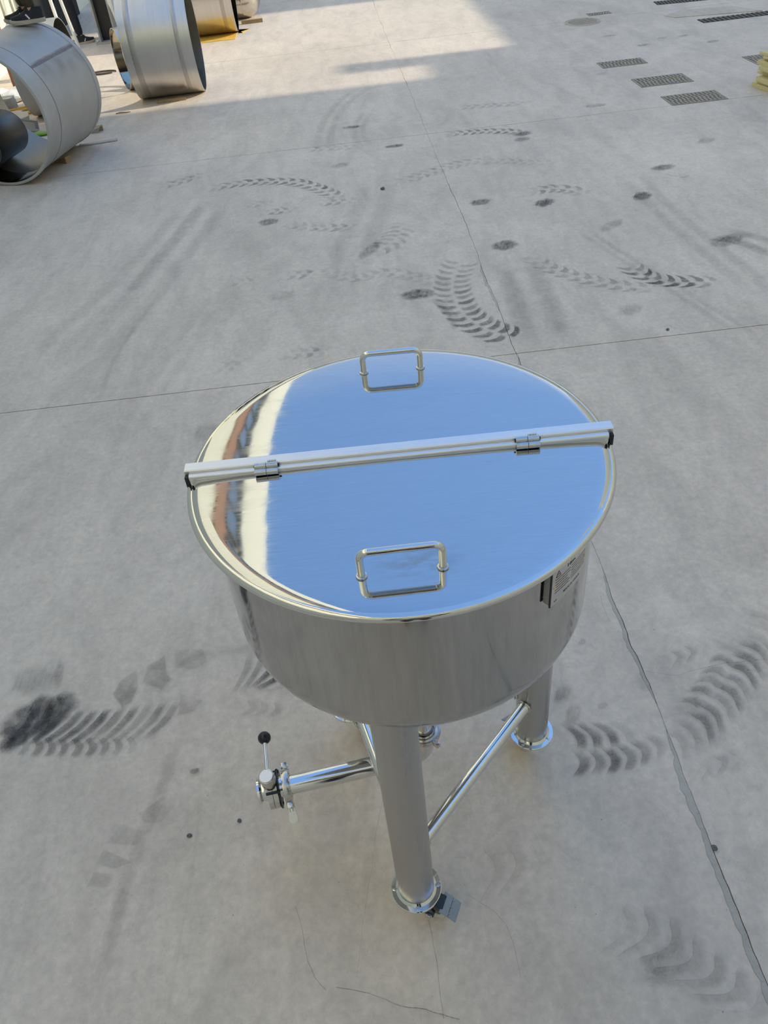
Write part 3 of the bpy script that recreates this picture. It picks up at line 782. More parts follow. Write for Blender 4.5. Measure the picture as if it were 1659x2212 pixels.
# outlet: ferrule, clamp, elbow, pipe, clamp and butterfly valve
PZ = 0.225
pe = at(620, 1697, PZ); pdir = Vector((pe.x - TX - BX, pe.y - TY - BY, 0)).normalized()
pn = Vector((-pdir.y, pdir.x, 0)); ez = Vector((0, 0, 1)); PR = 0.0255; ER = 0.060
O = Vector((BX, BY, 0))
MB().cyl(O + ez * 0.77, O + ez * 0.338, PR, n=28).build('outlet_neck', M_TUBE, tank)
def ferrule(c, ax, name='ferrule', par=None, r=0.0335):
    return MB().lathe([(PR, -0.010), (r - 0.004, -0.004), (r, -0.0035), (r, 0.0035), (r - 0.004, 0.004), (PR, 0.010)], 32, origin=c, axis=ax).build(name, M_TUBE, par or tank)
ferrule(O + ez * 0.334, (0, 0, 1))
def triclamp(c, ax, side, par):
    """heavy hinged ring with a wing nut on one side"""
    c = Vector(c); ax = Vector(ax).normalized(); side = Vector(side).normalized(); oth = ax.cross(side)
    ring = [(0.031, -0.0075), (0.036, -0.0095), (0.0425, -0.0085), (0.044, 0.0), (0.0425, 0.0085), (0.036, 0.0095), (0.031, 0.0075)]
    cl = MB().lathe(ring, 36, origin=c, axis=ax, closed_prof=True).build('pipe_clamp', M_CAST, par)
    m = MB(); R3 = Matrix((side, oth, ax)).transposed()
    m.box(c + side * 0.048 + oth * 0.004, (0.020, 0.009, 0.016), R3, 0.002); m.box(c + side * 0.048 - oth * 0.0049, (0.020, 0.009, 0.016), R3, 0.002)
    m.build('clamp_lug', M_CAST, cl); m = MB()
    m.box(c - side * 0.050, (0.018, 0.012, 0.015), R3, 0.002); m.build('clamp_knuckle', M_CAST, cl)
    m = MB(); m.cyl(c - side * 0.050 - ax * 0.011, c - side * 0.050 + ax * 0.011, 0.0042, n=10)
    m.cyl(c - side * 0.041 - ax * 0.011, c - side * 0.041 + ax * 0.011, 0.0042, n=10); m.build('hinge_pin', M_ZINC, cl)
    m = MB(); m.cyl(c + side * 0.052 + oth * 0.012, c + side * 0.052 - oth * 0.036, 0.0036, n=10); m.build('clamp_screw', M_ZINC, cl)
    m = MB(); b = c + side * 0.056 - oth * 0.030
    m.cyl(b + side * -0.012, b + side * 0.010, 0.0085, 0.0075, n=14)
    vs_ = []
    prof_ = [(-0.012, 0.007), (0.010, 0.010), (0.022, 0.012), (0.030, 0.009), (0.033, 0.0)]
    prof_ = prof_ + [(x, -y) for x, y in prof_[-2::-1]]
    n_ = len(prof_)
    for s_ in (-1, 1):
        for x, y in prof_: vs_.append(b + side * (x + 0.006) + ax * y + oth * (s_ * (0.0055 - 0.08 * max(0, x))))
    m.add(vs_, [tuple(range(n_)), tuple(reversed(range(n_, 2 * n_)))] + [(i, (i + 1) % n_, n_ + (i + 1) % n_, n_ + i) for i in range(n_)])
    m.build('wing_nut', M_CAST, cl, ang=40)
    return cl
triclamp(O + ez * 0.334, (0, 0, 1), (-0.55, 0.8, 0), tank)
path = [O + ez * 0.326, O + ez * (PZ + ER)] + arc(O + ez * (PZ + ER) + pdir * ER, ER, PI, 1.5 * PI, 12, pdir, ez)[1:]
MB().tube(path, PR, 28).build('elbow', M_TUBE, tank, ang=50)
LP = (Vector((pe.x - TX, pe.y - TY, 0)) - O).dot(pdir)
def on(s, up=0.0, lat=0.0): return O + pdir * s + ez * (PZ + up) + pn * lat
MB().cyl(on(ER - 0.002), on(LP - 0.002), PR, n=36).build('outlet_pipe', M_TUBE, tank)
ferrule(on(LP), pdir)
triclamp(on(LP), pdir, (pn * 1.0 - ez * 0.55), tank)
# butterfly valve
vb = MB()
vb.lathe([(0.0, 0.004), (PR, 0.004), (PR + 0.001, 0.012), (PR + 0.002, 0.020)], 32, origin=on(LP), axis=pdir)
VC = LP + 0.036
R3 = Matrix((pn, ez, pdir)).transposed()
def plate_poly(r, n=40):
    out_ = []
    for i in range(n):
        a = 2 * PI * i / n; rr_ = r * (1 + 0.10 * math.cos(3 * (a - PI / 2)) + 0.04 * math.cos(4 * a)); out_.append((rr_ * math.cos(a), rr_ * math.sin(a)))
    return out_
def mt_at(c):
    m4 = R3.to_4x4(); m4.translation = c; return m4
valve = MB().prism(plate_poly(0.046), -0.013, -0.0006, mt_at(on(VC))).build('valve_body', M_CAST, tank, ang=25)
MB().prism(plate_poly(0.046), 0.0006, 0.013, mt_at(on(VC))).build('valve_half', M_CAST, valve, ang=25)
vb.build('valve_neck', M_TUBE, valve)
MB().lathe([(PR, 0.012), (0.030, 0.012), (PR + 0.001, 0.018), (PR, 0.028), (0.030, 0.032), (0.0335, 0.033), (0.0335, 0.039), (0.029, 0.040), (0.022, 0.038), (0.022, 0.020), (0.0, 0.020)], 32, origin=on(VC), axis=pdir).build('outlet_ferrule', M_TUBE, valve)
for a in (PI * 0.25, PI * 0.75, PI * 1.25, PI * 1.75):
    m = MB(); c = on(VC, 0.041 * math.sin(a), 0.041 * math.cos(a)); m.cyl(c - pdir * 0.020, c + pdir * 0.016, 0.0040, n=8); bolt(m, c - pdir * 0.013, -pdir, 0.0072, 0.006); m.build('bolt', M_DARKSTEEL, valve, ang=20)
# black lock plate behind the body
m = MB(); m.prism(plate_poly(0.049), 0, 0.003, mt_at(on(VC) - pdir * 0.0185)); m.build('index_plate', M_DARKSTEEL, valve, ang=25)
# stem head, tilted toward the viewer, with lever and ball
sx_ = (ez * 0.86 - pn * (-0.30 if pn.y > 0 else 0.30) - Vector((0, 0.42, 0))).normalized()
sb = on(VC) + sx_ * 0.040
MB().lathe([(0.0, 0.0), (0.0205, 0.0), (0.0205, 0.040), (0.0195, 0.043), (0.0178, 0.044), (0.0, 0.0445)], 36, origin=sb, axis=sx_).build('stem_head', M_CAST, valve, ang=25)
MB().lathe([(0.0, 0.0442), (0.0165, 0.0442), (0.0172, 0.0450), (0.0165, 0.0458), (0.0, 0.0458)], 36, origin=sb, axis=sx_).build('stem_cap', M_BAR, valve, ang=25)
kn = at(571, 1594, PZ + 0.075); kn = Vector((kn.x - TX, kn.y - TY, kn.z)); st = sb + sx_ * 0.026
dk = (kn - st).normalized()
lv = MB().cyl(st + dk * 0.018, kn, 0.0052, n=16).build('lever', M_TUBE, valve)
MB().sphere(kn, 0.0172, 14).build('knob', M_BLACK, lv, ang=60)

# nameplate standing off the shell on a steel backing
RP = 0.3650
A0, A1, Z0, Z1 = rad(-53.7), rad(-37.2), 1.104, 1.187
nn = 14
def cylp(a, z, r): return (BX + r * math.cos(a), BY + r * math.sin(a), z)
def bent(name, r0, r1, a0, a1, z0, z1, mat, par):
    vs = []; fs = []
    for i in range(nn + 1):
        a = a0 + (a1 - a0) * i / nn
        for r in (r0, r1):
            for z in (z0, z1): vs.append(cylp(a, z, r))
    for i in range(nn):
        b = i * 4
        fs += [(b, b + 4, b + 5, b + 1), (b + 2, b + 3, b + 7, b + 6), (b, b + 2, b + 6, b + 4), (b + 1, b + 5, b + 7, b + 3)]
    fs += [(0, 1, 3, 2), (nn * 4, nn * 4 + 2, nn * 4 + 3, nn * 4 + 1)]
    return MB().add(vs, fs).build(name, mat, par, ang=25)
plate = bent('nameplate', RP, RP + 0.0008, A0, A1, Z0, Z1, M_PLATE, tank)
plate['label'] = 'steel nameplate with black lettering'
bent('edge_shadow', RP - 0.0016, RP + 0.0009, A0 - 0.0075, A0 - 0.0002, Z0, Z1 + 0.0020, M_INK, plate)  # black strips, here and below, paint the shadow along two plate edges
bent('edge_shadow', RP - 0.0016, RP + 0.0009, A0, A1, Z1 + 0.0002, Z1 + 0.0022, M_INK, plate)
def plate_text(txt, size, u, z, mat=M_INK):
    cu = bpy.data.curves.new('lettering', 'FONT'); cu.body = txt; cu.size = size; cu.extrude = 0.0; cu.resolution_u = 2; cu.offset = size * 0.012
    tmp = bpy.data.objects.new('tmp_text', cu); C.objects.link(tmp)
    dg = bpy.context.evaluated_depsgraph_get(); me = bpy.data.meshes.new_from_object(tmp.evaluated_get(dg))
    bpy.data.objects.remove(tmp, do_unlink=True)
    for v in me.vertices:
        a = A0 + (u + v.co.x) / RP
        v.co = Vector(cylp(a, z + v.co.y, RP + 0.00115))
    me.materials.clear(); me.materials.append(mat); me.name = 'lettering'
    o = bpy.data.objects.new('lettering', me); C.objects.link(o); o.parent = plate
plate_text('Tank', 0.0130, 0.0365, 1.1695); plate_text('CE', 0.0105, 0.0690, 1.1710)
plate_text('MADE IN CHINA', 0.0068, 0.0320, 1.1150); plate_text('NO.', 0.0050, 0.0075, 1.1100)
m = MB()
bent('plate_backing', 0.3545, RP - 0.0001, A0 + 0.001, A1 - 0.001, Z0 + 0.0005, Z1 - 0.0005, M_PLATE, plate)
rr = random.Random(2)
def ruled(u0, u1, z, h=0.0010):
    n_ = 6
    v_ = []
    for i in range(n_ + 1):
        a = A0 + (u0 + (u1 - u0) * i / n_) / RP
        v_ += [cylp(a, z, RP + 0.0011), cylp(a, z + h, RP + 0.0011)]
    m.add(v_, [(2 * i, 2 * i + 2, 2 * i + 3, 2 * i + 1) for i in range(n_)])
for i in range(6):
    z = 1.1610 - 0.0060 * i
    ruled(0.008, 0.047 + rr.uniform(-0.006, 0.002), z); ruled(0.052, 0.098, z + 0.001)
m.build('ruled_lines', M_GOLDINK, plate, smooth=False)['kind'] = 'stuff'
m = MB()     # small triangular mark
for (ua, za), (ub, zb_) in (((0.009, 1.167), (0.015, 1.180)), ((0.015, 1.180), (0.021, 1.167)), ((0.009, 1.167), (0.021, 1.167)), ((0.012, 1.172), (0.018, 1.172))):
    m.tube([cylp(A0 + ua / RP, za, RP + 0.0009), cylp(A0 + ub / RP, zb_, RP + 0.0009)], 0.0005, 5)
m.build('triangle_mark', M_GOLDINK, plate)
for a, z in ((A0 + 0.018, 1.1460), (A1 - 0.014, 1.1460)):
    c = Vector(cylp(a, z, RP + 0.0006)); MB().sphere(c, 0.0020, 8).build('rivet', M_BRASS, plate)

# ================================================================== steel shells lying in the yard
def shell(name, x, y, phi, L, r, zc, t, mat, label, inner=None, bands=(), seam=None, group=None):
    """open steel cylinder lying on its side, near end at (x, y), axis heading phi"""
    ax = Vector((math.cos(phi), math.sin(phi), 0)); c = Vector((x, y, zc))
    root = empty(name, (x + ax.x * L / 2, y + ax.y * L / 2, 0)); tag(root, label, 'steel shell', group)
    off = root.location
    def put(m, nm, mt, par=root, ang=40):
        m.v = [tuple(Vector(v) - off) for v in m.v]; return m.build(nm, mt, par, ang=ang)
    ou = put(MB().lathe([(r - t, 0), (r, 0), (r, L), (r - t, L)], 96, origin=c, axis=ax), 'outer_sheet', mat)
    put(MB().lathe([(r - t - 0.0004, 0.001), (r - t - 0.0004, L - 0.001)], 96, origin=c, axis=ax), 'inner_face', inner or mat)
    for z0, z1, dr, mt in bands:
        put(MB().lathe([(r + 0.0002, z0), (r + dr, z0 + 0.003), (r + dr, z1 - 0.003), (r + 0.0002, z1)], 96, origin=c, axis=ax), 'band', mt, ou)
    if seam:
        a0, zs0, zs1, mt, wd = seam
        Q = Vector((0, 0, 1)).rotation_difference(ax).to_matrix(); pts = []
        v_ = []
        for i in range(13):
            z = zs0 + (zs1 - zs0) * i / 12
            for a in (a0 - wd, a0 + wd): v_.append(c + Q @ Vector(((r + 0.002) * math.cos(a), (r + 0.002) * math.sin(a), z)))
        put(MB().add(v_, [(2 * i, 2 * i + 1, 2 * i + 3, 2 * i + 2) for i in range(12)]), 'weld_seam', mt, ou)
    return root
M_SEAM = simple('heat_tint_seam', (0.24, 0.20, 0.19), 0.6, 0.3, 30, 0.3)
M_LINE = simple('rust_line', (0.16, 0.10, 0.06), 0.6, 0.4)
M_BAND2 = steel('blue_tint_band', (0.46, 0.44, 0.43), 0.42)
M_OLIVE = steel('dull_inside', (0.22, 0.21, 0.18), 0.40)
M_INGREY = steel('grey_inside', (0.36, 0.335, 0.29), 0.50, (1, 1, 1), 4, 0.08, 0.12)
PH1 = 1.349
# angle of the seam is measured about the axis; found by trying
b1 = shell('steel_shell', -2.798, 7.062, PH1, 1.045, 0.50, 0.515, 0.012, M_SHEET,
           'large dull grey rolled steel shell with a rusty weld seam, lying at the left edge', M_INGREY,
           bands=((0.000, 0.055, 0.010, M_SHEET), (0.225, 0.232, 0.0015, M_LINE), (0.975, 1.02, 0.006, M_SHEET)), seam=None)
def seam_on(root, x, y, phi, r, zc, z0, z1, ang, wd, mat):
    """lengthwise weld at angle ang from the top, toward the camera's right"""
    ax = Vector((math.cos(phi), math.sin(phi), 0)); sd_ = Vector((math.sin(phi), -math.cos(phi), 0)); c = Vector((x, y, zc)) - root.location
    v_ = []
    for i in range(13):
        z = z0 + (z1 - z0) * i / 12
        for a in (ang - wd, ang + wd): v_.append(c + ax * z + (r + 0.0016) * (math.cos(a) * Vector((0, 0, 1)) + math.sin(a) * sd_))
    MB().add(v_, [(2 * i, 2 * i + 1, 2 * i + 3, 2 * i + 2) for i in range(12)]).build('weld_seam', mat, root)
seam_on(b1, -2.798, 7.062, PH1, 0.5, 0.515, 0.232, 1.04, rad(52), rad(1.2), M_SEAM)
# rust bleeding below the seam
M_RUSTMARK = decal_mat('rust_bleed', (0.20, 0.10, 0.05))
v_ = []; f_ = []; fa = []; ax_ = Vector((math.cos(PH1), math.sin(PH1), 0)); sd_ = Vector((math.sin(PH1), -math.cos(PH1), 0))
for i in range(31):
    for j in range(17):
        z = 0.235 + 0.79 * i / 30; a = rad(49 + 30 * j / 16); t_ = (a - rad(52.5)) / rad(26)
        v_.append(Vector((-2.798, 7.062, 0.515)) + ax_ * z + 0.5012 * (math.cos(a) * Vector((0, 0, 1)) + math.sin(a) * sd_) - b1.location)
        e = max(0.0, 1 - abs(t_ * 7 + 0.4)) * 0.5 if t_ < 0 else 0.5 * max(0.0, 1 - t_) ** 1.5 * (0.35 + max(0, mnoise.noise(Vector((z * 9, a * 3, 1)))) * 1.6)
        fa.append(max(0.0, min(0.85, e)) * min(1, i / 3, (30 - i) / 3))
for i in range(30):
    for j in range(16): f_.append((i * 17 + j, i * 17 + j + 1, (i + 1) * 17 + j + 1, (i + 1) * 17 + j))
me = bpy.data.meshes.new('rust_stain'); me.from_pydata([tuple(q) for q in v_], [], f_)
at_ = me.attributes.new('fade', 'FLOAT', 'POINT'); at_.data.foreach_set('value', fa); me.materials.append(M_RUSTMARK)
me.polygons.foreach_set('use_smooth', [True] * len(me.polygons))
ro = bpy.data.objects.new('rust_stain', me); C.objects.link(ro); ro.parent = b1
# polished liner plate inside its near end
ax1 = Vector((math.cos(PH1), math.sin(PH1), 0)); Q1 = Vector((0, 0, 1)).rotation_difference(ax1).to_matrix()
sd1 = Vector((math.sin(PH1), -math.cos(PH1), 0))
v_ = []; n1 = 30
for i in range(n1 + 1):
    a = rad(150) + (rad(285) - rad(150)) * i / n1
    for z, r_ in ((0.004, 0.4855), (0.10, 0.484), (0.16, 0.483), (0.22, 0.482)):
        v_.append(Vector((-2.798, 7.062, 0.515)) + ax1 * z + r_ * (math.cos(a) * Vector((0, 0, 1)) + math.sin(a) * sd1) - b1.location)
f_ = []
for i in range(n1):
    for k in range(3): f_.append((i * 4 + k, (i + 1) * 4 + k, (i + 1) * 4 + k + 1, i * 4 + k + 1))
MB().add(v_, f_).build('polished_liner', M_MIRROR, b1, ang=60)
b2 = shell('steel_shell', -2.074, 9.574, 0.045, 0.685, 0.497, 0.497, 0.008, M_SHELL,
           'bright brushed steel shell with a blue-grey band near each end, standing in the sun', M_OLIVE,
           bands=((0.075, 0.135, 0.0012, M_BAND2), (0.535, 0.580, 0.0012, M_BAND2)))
b3 = shell('steel_shell', -2.15, 12.62, 0.03, 0.93, 0.50, 0.507, 0.008, M_SHELL,
           'steel shell reflecting the ochre sheet on the ground beneath it', M_MIRROR, bands=((0.78, 0.83, 0.0012, M_BAND2),))
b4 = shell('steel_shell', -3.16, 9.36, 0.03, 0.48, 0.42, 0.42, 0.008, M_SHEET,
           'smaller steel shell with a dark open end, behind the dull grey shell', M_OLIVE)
b5 = shell('steel_shell', -2.31, 10.02, rad(24), 0.10, 0.30, 0.30, 0.006, M_SHELL,
           'narrow polished steel ring peeking out behind the bright banded shell', M_MIRROR)
# vessel with a rounded end in the far sun
vs_root = empty('steel_vessel', (-1.4, 13.62, 0)); tag(vs_root, 'polished steel vessel with a rounded end, farthest along the row', 'vessel')
pr = [(0.0, -0.45), (0.30, -0.45)] + [(0.30, 0.25)] + [(0.30 * math.cos(t), 0.25 + 0.24 * math.sin(t)) for t in [PI / 2 * i / 12 for i in range(1, 13)]]
pr[-1] = (0.0, 0.49)
MB().lathe(pr, 64, origin=(0, 0, 0.30), axis=(1, 0, 0)).build('vessel_wall', steel('polished_vessel', (0.66, 0.63, 0.56), 0.18), vs_root, ang=50)
MB().lathe([(0.3004, 0.20), (0.303, 0.205), (0.303, 0.225), (0.3004, 0.23)], 64, origin=(0, 0, 0.30), axis=(1, 0, 0)).build('weld_ring', M_CAST, vs_root)

# dark duct lying inside the big shell's mouth
dr_ = empty('steel_duct', (-2.798, 7.062, 0)); tag(dr_, 'dark steel duct section lying inside the mouth of the dull grey shell', 'duct')
dc = -sd1 * 0.20 + Vector((0, 0, 0.290)) + ax1 * 0.06
MB().lathe([(0.165, 0.0), (0.172, 0.002), (0.178, 0.02), (0.178, 0.46), (0.170, 0.48), (0.165, 0.48)], 48, origin=dc, axis=ax1).build('duct_wall', steel('dark_satin_steel', (0.13, 0.13, 0.13), 0.35), dr_)
MB().lathe([(0.0, 0.03), (0.15, 0.03), (0.166, 0.01)], 48, origin=dc, axis=ax1).build('duct_end', M_DARKSTEEL, dr_)

# wedges, offcuts and hoses
def wedge(u, v, L, W, H, rz, label, slope=0.5, name='wood_wedge'):
    q = at(u, v); m = MB(Matrix.Rotation(rz, 4, 'Z'))
    m.prism([(-L / 2, 0), (L / 2, 0), (L / 2, H), (-L / 2, H * slope)], -W / 2, W / 2, Matrix(((1, 0, 0, 0), (0, 0, 1, 0), (0, 1, 0, 0), (0, 0, 0, 1))))
    o = m.build(name, M_WOOD, smooth=False); o.location = (q.x, q.y, 0); tag(o, label, 'wood block'); return o
wedge(138, 350, 0.13, 0.07, 0.055, rad(-30), 'raw wood wedge under the near side of the dull grey shell', 0.3)
wedge(212, 282, 0.10, 0.06, 0.04, rad(10), 'small wood block against the far end of the dull grey shell', 0.8)
wedge(372, 219, 0.30, 0.05, 0.03, rad(4), 'dark wood batten chocking the bright banded shell', 0.9)
wedge(545, 50, 0.30, 0.05, 0.045, rad(3), 'pale wooden batten on the sunlit ground near the rounded vessel', 1.0)
q0, q1 = at(172, 316), at(254, 303)
fb = MB().box((0, 0, 0.006), ((q1 - q0).length, 0.055, 0.012), bev=0.002).build('flat_bar', M_SHEET, ang=20)
fb.location = ((q0.x + q1.x) / 2, (q0.y + q1.y) / 2, 0); fb.rotation_euler = (0, 0, math.atan2(q1.y - q0.y, q1.x - q0.x)); tag(fb, 'short flat steel bar on the ground beside the dull grey shell', 'steel bar')
# bent foot bracket on the shell's far rim
q = at(203, 290); ft = MB().prism([(-0.05, 0), (0.04, 0), (0.07, 0.05), (0.0, 0.03)], -0.03, 0.03, Matrix(((1, 0, 0, 0), (0, 0, 1, 0), (0, 1, 0, 0), (0, 0, 0, 1)))).build('steel_offcut', M_SHEET, smooth=False)
ft.location = (q.x - 0.01, q.y + 0.06, 0); tag(ft, 'bent grey steel offcut at the far foot of the dull grey shell', 'offcut')
def channel(u, v, L, w_, rz, tilt, label):
    q = at(u, v); m = MB(Matrix.Rotation(rz, 4, 'Z') @ Matrix.Rotation(tilt, 4, 'Y'))
    pr_ = [(-w_ / 2, 0), (w_ / 2, 0), (w_ / 2, w_), (w_ / 2 - 0.006, w_), (w_ / 2 - 0.006, 0.006), (-w_ / 2 + 0.006, 0.006), (-w_ / 2 + 0.006, w_), (-w_ / 2, w_)]
    m.prism(pr_, -L / 2, L / 2, Matrix(((0, 0, 1, 0), (1, 0, 0, 0), (0, 1, 0, 0), (0, 0, 0, 1))))
    o = m.build('channel_offcut', M_SHEET, smooth=False); o.location = (q.x, q.y, 0.004 + abs(math.sin(tilt)) * L / 2); tag(o, label, 'offcut'); return o
channel(46, 264, 0.16, 0.09, rad(35), rad(6), 'pale channel steel offcut seen through the dull grey shell, beside the duct')
channel(62, 284, 0.20, 0.08, rad(-12), rad(10), 'crooked channel steel offcut nearest the mouth of the dull grey shell')
bx_ = MB().box((0, 0, 0.06), (0.14, 0.16, 0.12), bev=0.004).build('steel_box', M_GREYPAINT); q = at(22, 236); bx_.location = (q.x, q.y, 0); tag(bx_, 'small grey box on the ground seen through the dull grey shell', 'box')
q = at(57, 244); hp = [(0.13 * math.cos(a), 0.10 * math.sin(a), 0.014 + 0.004 * i / 30) for i, a in enumerate([rad(60) + 2 * PI * i / 30 for i in range(30)])] + [(0.10, 0.16, 0.016), (-0.05, 0.20, 0.014), (-0.22, 0.12, 0.013)]
ho = MB().tube(hp, 0.013, 10).build('hose', M_HOSE, ang=60); ho.location = (q.x, q.y, 0); tag(ho, 'orange hose curled on the ground behind the dull grey shell', 'hose')
gl_ = MB().sphere((0, 0, 0.018), 0.09, 10, (1, 0.45, 0.2)).build('glove', simple('green_rubber', (0.25, 0.50, 0.06), 0.6)); q = at(88, 293); gl_.location = (q.x, q.y, 0); tag(gl_, 'flat bright green rag under the dull grey shell', 'rag')
wrp = MB(); rr = random.Random(5)
for k in range(5): wrp.sphere((rr.uniform(-0.18, 0.18), rr.uniform(-0.12, 0.12), 0.06), rr.uniform(0.09, 0.14), 7, (1.2, 1, 0.55))
wo = wrp.build('plastic_wrap', M_PAPER, ang=20); q = at(38, 217); wo.location = (q.x, q.y, 0.0); tag(wo, 'crumpled white plastic wrap in the sun behind the shells', 'plastic wrap')
for v in wo.data.vertices:
    n_ = mnoise.noise(v.co * 14) * 0.03; v.co.z = max(0.0, v.co.z + n_); v.co.x += n_
q = at(222, 159); hp = [(0.16 * math.cos(a), 0.07 * math.sin(a), 0.012) for a in [2 * PI * i / 28 for i in range(26)]]
cb = MB().tube(hp, 0.010, 8).build('cable', simple('brown_cable', (0.10, 0.07, 0.05), 0.6), ang=60); cb.location = (q.x, q.y, 0); tag(cb, 'dark cable loop on the sunlit ground between the shells', 'cable')
q = at(265, 245)
tw = MB().tube([(-0.07, 0, 0.006), (-0.02, 0.008, 0.009), (0.03, 0, 0.007), (0.08, 0.01, 0.005)], [0.004, 0.007, 0.006, 0.003], 7).build('twig', M_WOOD); tw.location = (q.x, q.y, 0); tag(tw, 'dry leaf sliver at the edge of the sunlight', 'twig')

# ochre sheet under the third shell
q = [at(u, v) for u, v in ((420, 95), (508, 85), (512, 72), (540, 63), (524, 71), (500, 60), (420, 70))]
cc = sum(q, Vector()) / len(q); sh = MB().prism([(a.x - cc.x, a.y - cc.y) for a in q], 0.001, 0.006).build('ochre_sheet', simple('ochre_card', (0.88, 0.52, 0.09), 0.6, 0, 6, 0.15), smooth=False)
sh.location = (cc.x, cc.y, 0); tag(sh, 'torn ochre sheet of board on the ground under a steel shell', 'sheet')

# ================================================================== drain covers on the right
def cover(name, x0, x1, y0, y1, rz, label, nb, dirt=0.0, along_x=False):
    cx_, cy_ = (x0 + x1) / 2, (y0 + y1) / 2; r = empty(name, (cx_, cy_, 0), rz); tag(r, label, 'drain cover', 'iron drain covers in the yard')
    W_, D_ = x1 - x0, y1 - y0
    MB().box((0, 0, -0.004), (W_, D_, 0.010)).build('plate', M_IRONDARK, r, smooth=False)
    m = MB(); e_ = 0.016
    for sx2 in (-1, 1): m.box((sx2 * (W_ / 2 - e_ / 2), 0, 0.0), (e_, D_, 0.010))
    for sy2 in (-1, 1): m.box((0, sy2 * (D_ / 2 - e_ / 2), 0.0), (W_ - 2 * e_, e_, 0.010))
    m.build('cover_frame', M_IRON, r, smooth=False)
    rr_ = random.Random(int(x0 * 100))
    for i in range(nb):
        x = -W_ / 2 + e_ + (W_ - 2 * e_) * (i + 0.5) / nb; m = MB(); ns = 3
        for j in range(ns):
            y = -D_ / 2 + e_ + (D_ - 2 * e_) * (j + 0.5) / ns
            m.box((x + (0.012 if j % 2 else 0), y, 0.0035), (W_ / nb * 0.55, (D_ - 2 * e_) / ns * 1.0, 0.007 + rr_.uniform(-0.002, 0.001)))
        m.build('tread_bar', M_IRON, r, smooth=False)
    return r
cover('drain_cover', 2.845, 3.33, 7.165, 7.455, rad(1), 'ribbed iron drain cover, nearest of the row of three', 13)
cover('drain_cover', 2.785, 3.27, 7.80, 8.10, rad(1), 'ribbed iron drain cover with a chipped edge, middle of the row of three', 13)
cover('drain_cover', 2.66, 3.11, 8.60, 8.83, rad(1), 'dusty ribbed iron drain cover, farthest of the row of three', 12)
cover('drain_cover', 3.19, 3.47, 11.05, 11.19, rad(1), 'small iron drain cover beyond the round manhole', 8)
cover('drain_cover', 3.98, 4.46, 8.10, 8.44, rad(2), 'ribbed iron drain cover partly hidden by the stack of yellow boards', 13)
mh = empty('manhole_cover', (3.03, 10.76, 0)); tag(mh, 'round dusty manhole cover in the concrete', 'manhole cover')
MB().lathe([(0.0, 0.004), (0.185, 0.004), (0.187, 0.001), (0.197, 0.001), (0.199, 0.005), (0.215, 0.005), (0.22, 0.0)], 40).build('cover_plate', concrete_mat('dusty_manhole', (0.60, 0.49, 0.36)), mh)
m = MB()
for i in range(-3, 4): m.box((0, i * 0.045, 0.0045), (2 * math.sqrt(0.17 ** 2 - (i * 0.045) ** 2), 0.012, 0.004))
m.build('cover_rib', M_IRON, mh, smooth=False)['kind'] = 'stuff'
def trench(x0, x1, y0, y1, rz, label):
    r = empty('trench_grate', ((x0 + x1) / 2, (y0 + y1) / 2, 0), rz); tag(r, label, 'trench grate')
    W_, D_ = x1 - x0, y1 - y0
    MB().box((0, 0, -0.002), (W_, D_, 0.006)).build('trench_bed', M_DARKHOLE, r, smooth=False)
    for i in range(16): MB().box((-W_ / 2 + W_ * (i + 0.5) / 16, 0, 0.003), (W_ / 16 * 0.35, D_ * 0.96, 0.006)).build('slat', M_IRONDARK, r, smooth=False)
trench(4.10, 4.75, 11.20, 11.42, rad(-4), 'dark trench grate at the top edge of the photo')
trench(4.20, 5.10, 10.02, 10.22, rad(2), 'brown silted trench grate beside the pale concrete pad')
pad = MB().prism([(3.95, 10.58), (4.02, 10.42), (4.98, 10.26), (4.80, 10.66), (4.2, 10.76)], 0.0, 0.008).build('concrete_pad', concrete_mat('pad_concrete', (0.66, 0.55, 0.43)), smooth=False); pad.parent = fl

# ================================================================== stack of yellow boards
rr = random.Random(8)
z = 0.0; dirx = Vector((0.25, -1, 0)).normalized(); diry = Vector((1, 0.25, 0)).normalized(); brz = math.atan2(diry.y, diry.x)
thk = [0.034, 0.020, 0.040, 0.018, 0.030, 0.028, 0.036, 0.018, 0.022, 0.024]
offs = [0.0, 0.02, -0.005, 0.045, 0.05, 0.0, 0.015, 0.07, 0.04, 0.025]
nmz = ['bottom board', 'second board from the bottom', 'third board from the bottom', 'fourth board from the bottom', 'fifth board from the bottom', 'fifth board from the top', 'fourth board from the top', 'third board from the top', 'second board from the top', 'topmost board with a pale face']
for i, (t, f) in enumerate(zip(thk, offs)):
    o = MB().box((0.5, -0.65, 0), (1.0, 1.3, t - 0.001), bev=0.0015).build('plywood_board', M_BOARD, ang=20)
    o.location = Vector((3.655 + f * 0.8, 7.40 + f * 0.5 + (0.06 if i % 3 == 0 else 0), z + t / 2)); o.rotation_euler = (0, 0, brz + rr.uniform(-0.02, 0.02))
    tag(o, 'yellow plywood, %s of the stack at the right edge' % nmz[i], 'board', 'boards stacked at the right edge'); z += t
